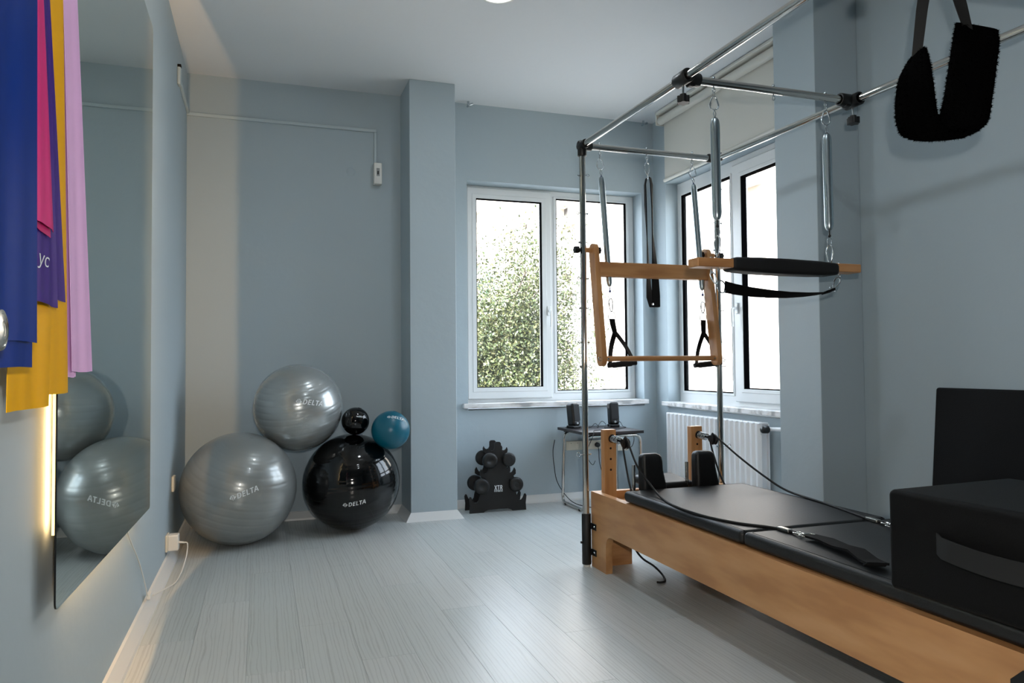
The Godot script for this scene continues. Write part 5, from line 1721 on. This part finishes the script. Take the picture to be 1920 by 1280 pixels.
func fuzzy():
	var t := thing("fuzzy_strap", "black furry padded loop hanging on two webbing straps at the upper right", "strap", Vector3(1.87, 1.68, -1.6))
	# centre line of the padded loop with its half-width vectors
	var c := [Vector3(1.845, 1.945, -1.66), Vector3(1.824, 1.89, -1.655), Vector3(1.810, 1.82, -1.645), Vector3(1.812, 1.74, -1.64), Vector3(1.830, 1.695, -1.63), Vector3(1.868, 1.684, -1.60), Vector3(1.898, 1.71, -1.57), Vector3(1.912, 1.78, -1.558), Vector3(1.924, 1.86, -1.552), Vector3(1.937, 1.94, -1.548), Vector3(1.940, 1.988, -1.546)]
	var w := [Vector3(0.010, 0.012, 0.014), Vector3(0.028, 0.02, 0.03), Vector3(0.036, 0.02, 0.035), Vector3(0.043, 0.0, 0.035), Vector3(0.038, 0.0, 0.045), Vector3(0.028, -0.01, 0.055), Vector3(0.034, -0.01, 0.055), Vector3(0.044, -0.002, 0.042), Vector3(0.051, -0.006, 0.034), Vector3(0.055, -0.010, 0.028), Vector3(0.050, -0.014, 0.024)]
	var th := [0.008, 0.014, 0.017, 0.017, 0.016, 0.016, 0.016, 0.017, 0.017, 0.016, 0.008]
	var n := 44
	var secs := []
	for i in n + 1:
		var f := float(i) / n * (c.size() - 1)
		var a := mini(int(f), c.size() - 2)
		var p := curve(c, n)
		var pos: Vector3 = p[i]
		var ww: Vector3 = w[a].lerp(w[a + 1], f - a)
		var tt: float = lerpf(th[a], th[a + 1], f - a)
		var d := (p[mini(i + 1, n)] - p[maxi(i - 1, 0)]).normalized()
		var up := d.cross(ww).normalized()
		var ring := PackedVector3Array()
		for j in 18:
			var g := TAU * j / 18
			var cx := signf(cos(g)) * pow(absf(cos(g)), 0.7); var sx := signf(sin(g)) * pow(absf(sin(g)), 0.7)
			ring.append(pos + ww * cx + up * tt * sx)
		secs.append(ring)
	var b := mb(t)
	loft(b, secs)
	put("padding", b, M.fur, t)
	# pile of the fur
	var rng := RandomNumberGenerator.new(); rng.seed = 5
	b = mb(t)
	for k in 9000:
		var i := rng.randi_range(0, n - 1); var j := rng.randi_range(0, 17)
		var q0: Vector3 = secs[i][j].lerp(secs[i + 1][j], rng.randf()).lerp(secs[i][(j + 1) % 18], rng.randf() * 0.7)
		var m := Vector3.ZERO
		for z in secs[i]: m += z
		m /= 18.0
		var o := ((q0 - m).normalized() + Vector3(rng.randfn(), rng.randfn() - 0.5, rng.randfn()) * 0.45).normalized()
		var sd := o.cross(Vector3(rng.randfn(), rng.randfn(), rng.randfn())).normalized() * 0.0009
		b.tri(q0 - sd, q0 + sd, q0 + o * rng.randf_range(0.004, 0.0085), o, o, o)
	put("pile", b, M.fur, t, "", "stuff")
	# webbing straps up to the sliding bar out of sight
	var l := Vector3(1.800, 2.144, -1.60); var r := Vector3(1.868, 2.144, -1.60)
	b = mb(t)
	b.strap(PackedVector3Array([Vector3(1.838, 1.925, -1.66), Vector3(1.836, 2.06, -1.635), Vector3(1.852, 2.19, -1.622)]), PackedVector3Array([Vector3(0.0105, 0, 0.008), Vector3(0.0125, 0, 0.009), Vector3(0.016, 0, 0.008)]), 0.003)
	put("webbing_strap", b, M.webbing_grey, t)
	b = mb(t)
	b.strap(PackedVector3Array([Vector3(1.912, 1.975, -1.55), Vector3(1.902, 2.05, -1.562), Vector3(1.872, 2.19, -1.577)]), PackedVector3Array([Vector3(0.010, 0, 0.006), Vector3(0.014, 0, 0.008), Vector3(0.018, 0, 0.008)]), 0.003)
	put("webbing_strap", b, M.webbing_grey, t)
	b = mb(t)
	b.ring(Vector3(1.862, 2.162, -1.60), Vector3(1, 0, 0), 0.0225, 0.003, 20, 6, 1.0)
	put("webbing_loop", b, M.webbing_grey, t)

# ---------------------------------------------------------------- what lies on and behind the machine
func hand_strap(label: String, f0: Vector3, f1: Vector3, h1: Vector3, ring_c: Vector3, path: Array, side: Array):
	var t := thing("hand_strap", label, "strap", path[0], "hand straps on the pulley ropes")
	var d := (f1 - f0).normalized()
	var b := mb(t)
	b.box((f0 + f1) / 2, Vector3(0.022, 0.013, (f1 - f0).length()), 0.004, Basis.looking_at(d), 2)
	put("ferrule", b, M.brushed, t)
	b = mb(t)
	b.cyl(f1 - d * 0.002, f1 + d * 0.025, 0.0065, 0.005, 10)
	put("rope_end", b, M.rope, t)
	b = mb(t)
	var sd := d.cross(Vector3.UP).normalized()
	carabiner(b, f1 + d * 0.016, h1, 0.022, sd, 0.0032)
	put("snap_hook", b, M.chrome, t)
	b = mb(t)
	b.tube(bent([ring_c - d * 0.016 - sd * 0.004, ring_c - d * 0.014 - sd * 0.026, ring_c + d * 0.016 - sd * 0.028, ring_c + d * 0.016 + sd * 0.028, ring_c - d * 0.014 + sd * 0.026, ring_c - d * 0.016 + sd * 0.004], 0.010), 0.0026, 6)
	put("d_ring", b, M.chrome, t)
	if path.size() > 2:
		b = mb(t)
		b.strap(PackedVector3Array(path), PackedVector3Array(side), 0.007)
		put("webbing", b, M.webbing, t)

func on_the_reformer():
	var y := 0.440
	hand_strap("black webbing hand strap lying on the near edge of the mat", Vector3(1.750, y, -2.208), Vector3(1.752, y, -2.150), Vector3(1.754, y + 0.003, -2.085), Vector3(1.756, y + 0.003, -2.072),
		[Vector3(1.757, y + 0.004, -2.058), Vector3(1.752, y + 0.008, -1.98), Vector3(1.738, y + 0.006, -1.90), Vector3(1.724, y + 0.014, -1.82), Vector3(1.702, y + 0.004, -1.75), Vector3(1.686, y + 0.006, -1.70), Vector3(1.672, y + 0.012, -1.682), Vector3(1.664, y + 0.006, -1.690)],
		[Vector3(0.024, 0, 0.002), Vector3(0.028, 0, 0.005), Vector3(0.029, 0, 0.006), Vector3(0.027, 0, 0.007), Vector3(0.027, 0, 0.01), Vector3(0.026, 0, 0.014), Vector3(0.025, 0, 0.015), Vector3(0.025, 0, 0.015)])
	hand_strap("chrome hook and hand strap on the far rope beside the black box", Vector3(2.168, y, -2.228), Vector3(2.160, y, -2.165), Vector3(2.148, y + 0.003, -2.095), Vector3(2.143, y + 0.003, -2.082),
		[Vector3(2.138, y + 0.004, -2.066), Vector3(2.12, y + 0.005, -1.95), Vector3(2.10, y + 0.004, -1.80), Vector3(2.09, y + 0.004, -1.62)],
		[Vector3(0.024, 0, 0.004), Vector3(0.027, 0, 0.005), Vector3(0.027, 0, 0.005), Vector3(0.026, 0, 0.003)])
	# padded box
	var t := thing("padded_box", "big black padded box with side strap handle standing on the mat", "box", Vector3(1.82, 0.433, -1.20))
	var bs := Basis(Vector3.UP, 0.05)
	var c := Vector3(1.819, 0.5635, -1.205)
	var b := mb(t)
	b.box(c, Vector3(0.470, 0.260, 0.70), 0.016, bs, 4)
	put("body", b, M.leather_matt, t)
	b = mb(t)
	var pts := PackedVector3Array(); var s := PackedVector3Array()
	for i in 15:
		var f := i / 14.0
		var bulge := 0.012 + 0.026 * pow(sin(PI * f), 0.6)
		pts.append(c + bs * Vector3(-0.235 - bulge * smoothstep(0.0, 0.06, minf(f, 1.0 - f)), 0.018 - 0.012 * sin(PI * f), -0.205 + 0.41 * f))
		s.append(Vector3(0, 0.026, 0.0))
	b.strap(pts, s, 0.004)
	put("handle", b, M.webbing_grey, t)
	# tall padded panel leaning on the wall
	t = thing("exercise_mat", "tall stiff black exercise mat leaning on the right wall behind the box", "exercise mat", Vector3(2.86, 0, -2.1))
	b = mb(t)
	var tilt := Basis(Vector3.BACK, -0.090)
	b.box(Vector3(2.905, 0.457, -2.105), Vector3(0.055, 0.905, 0.95), 0.012, tilt, 3)
	put("panel", b, M.leather_matt, t)
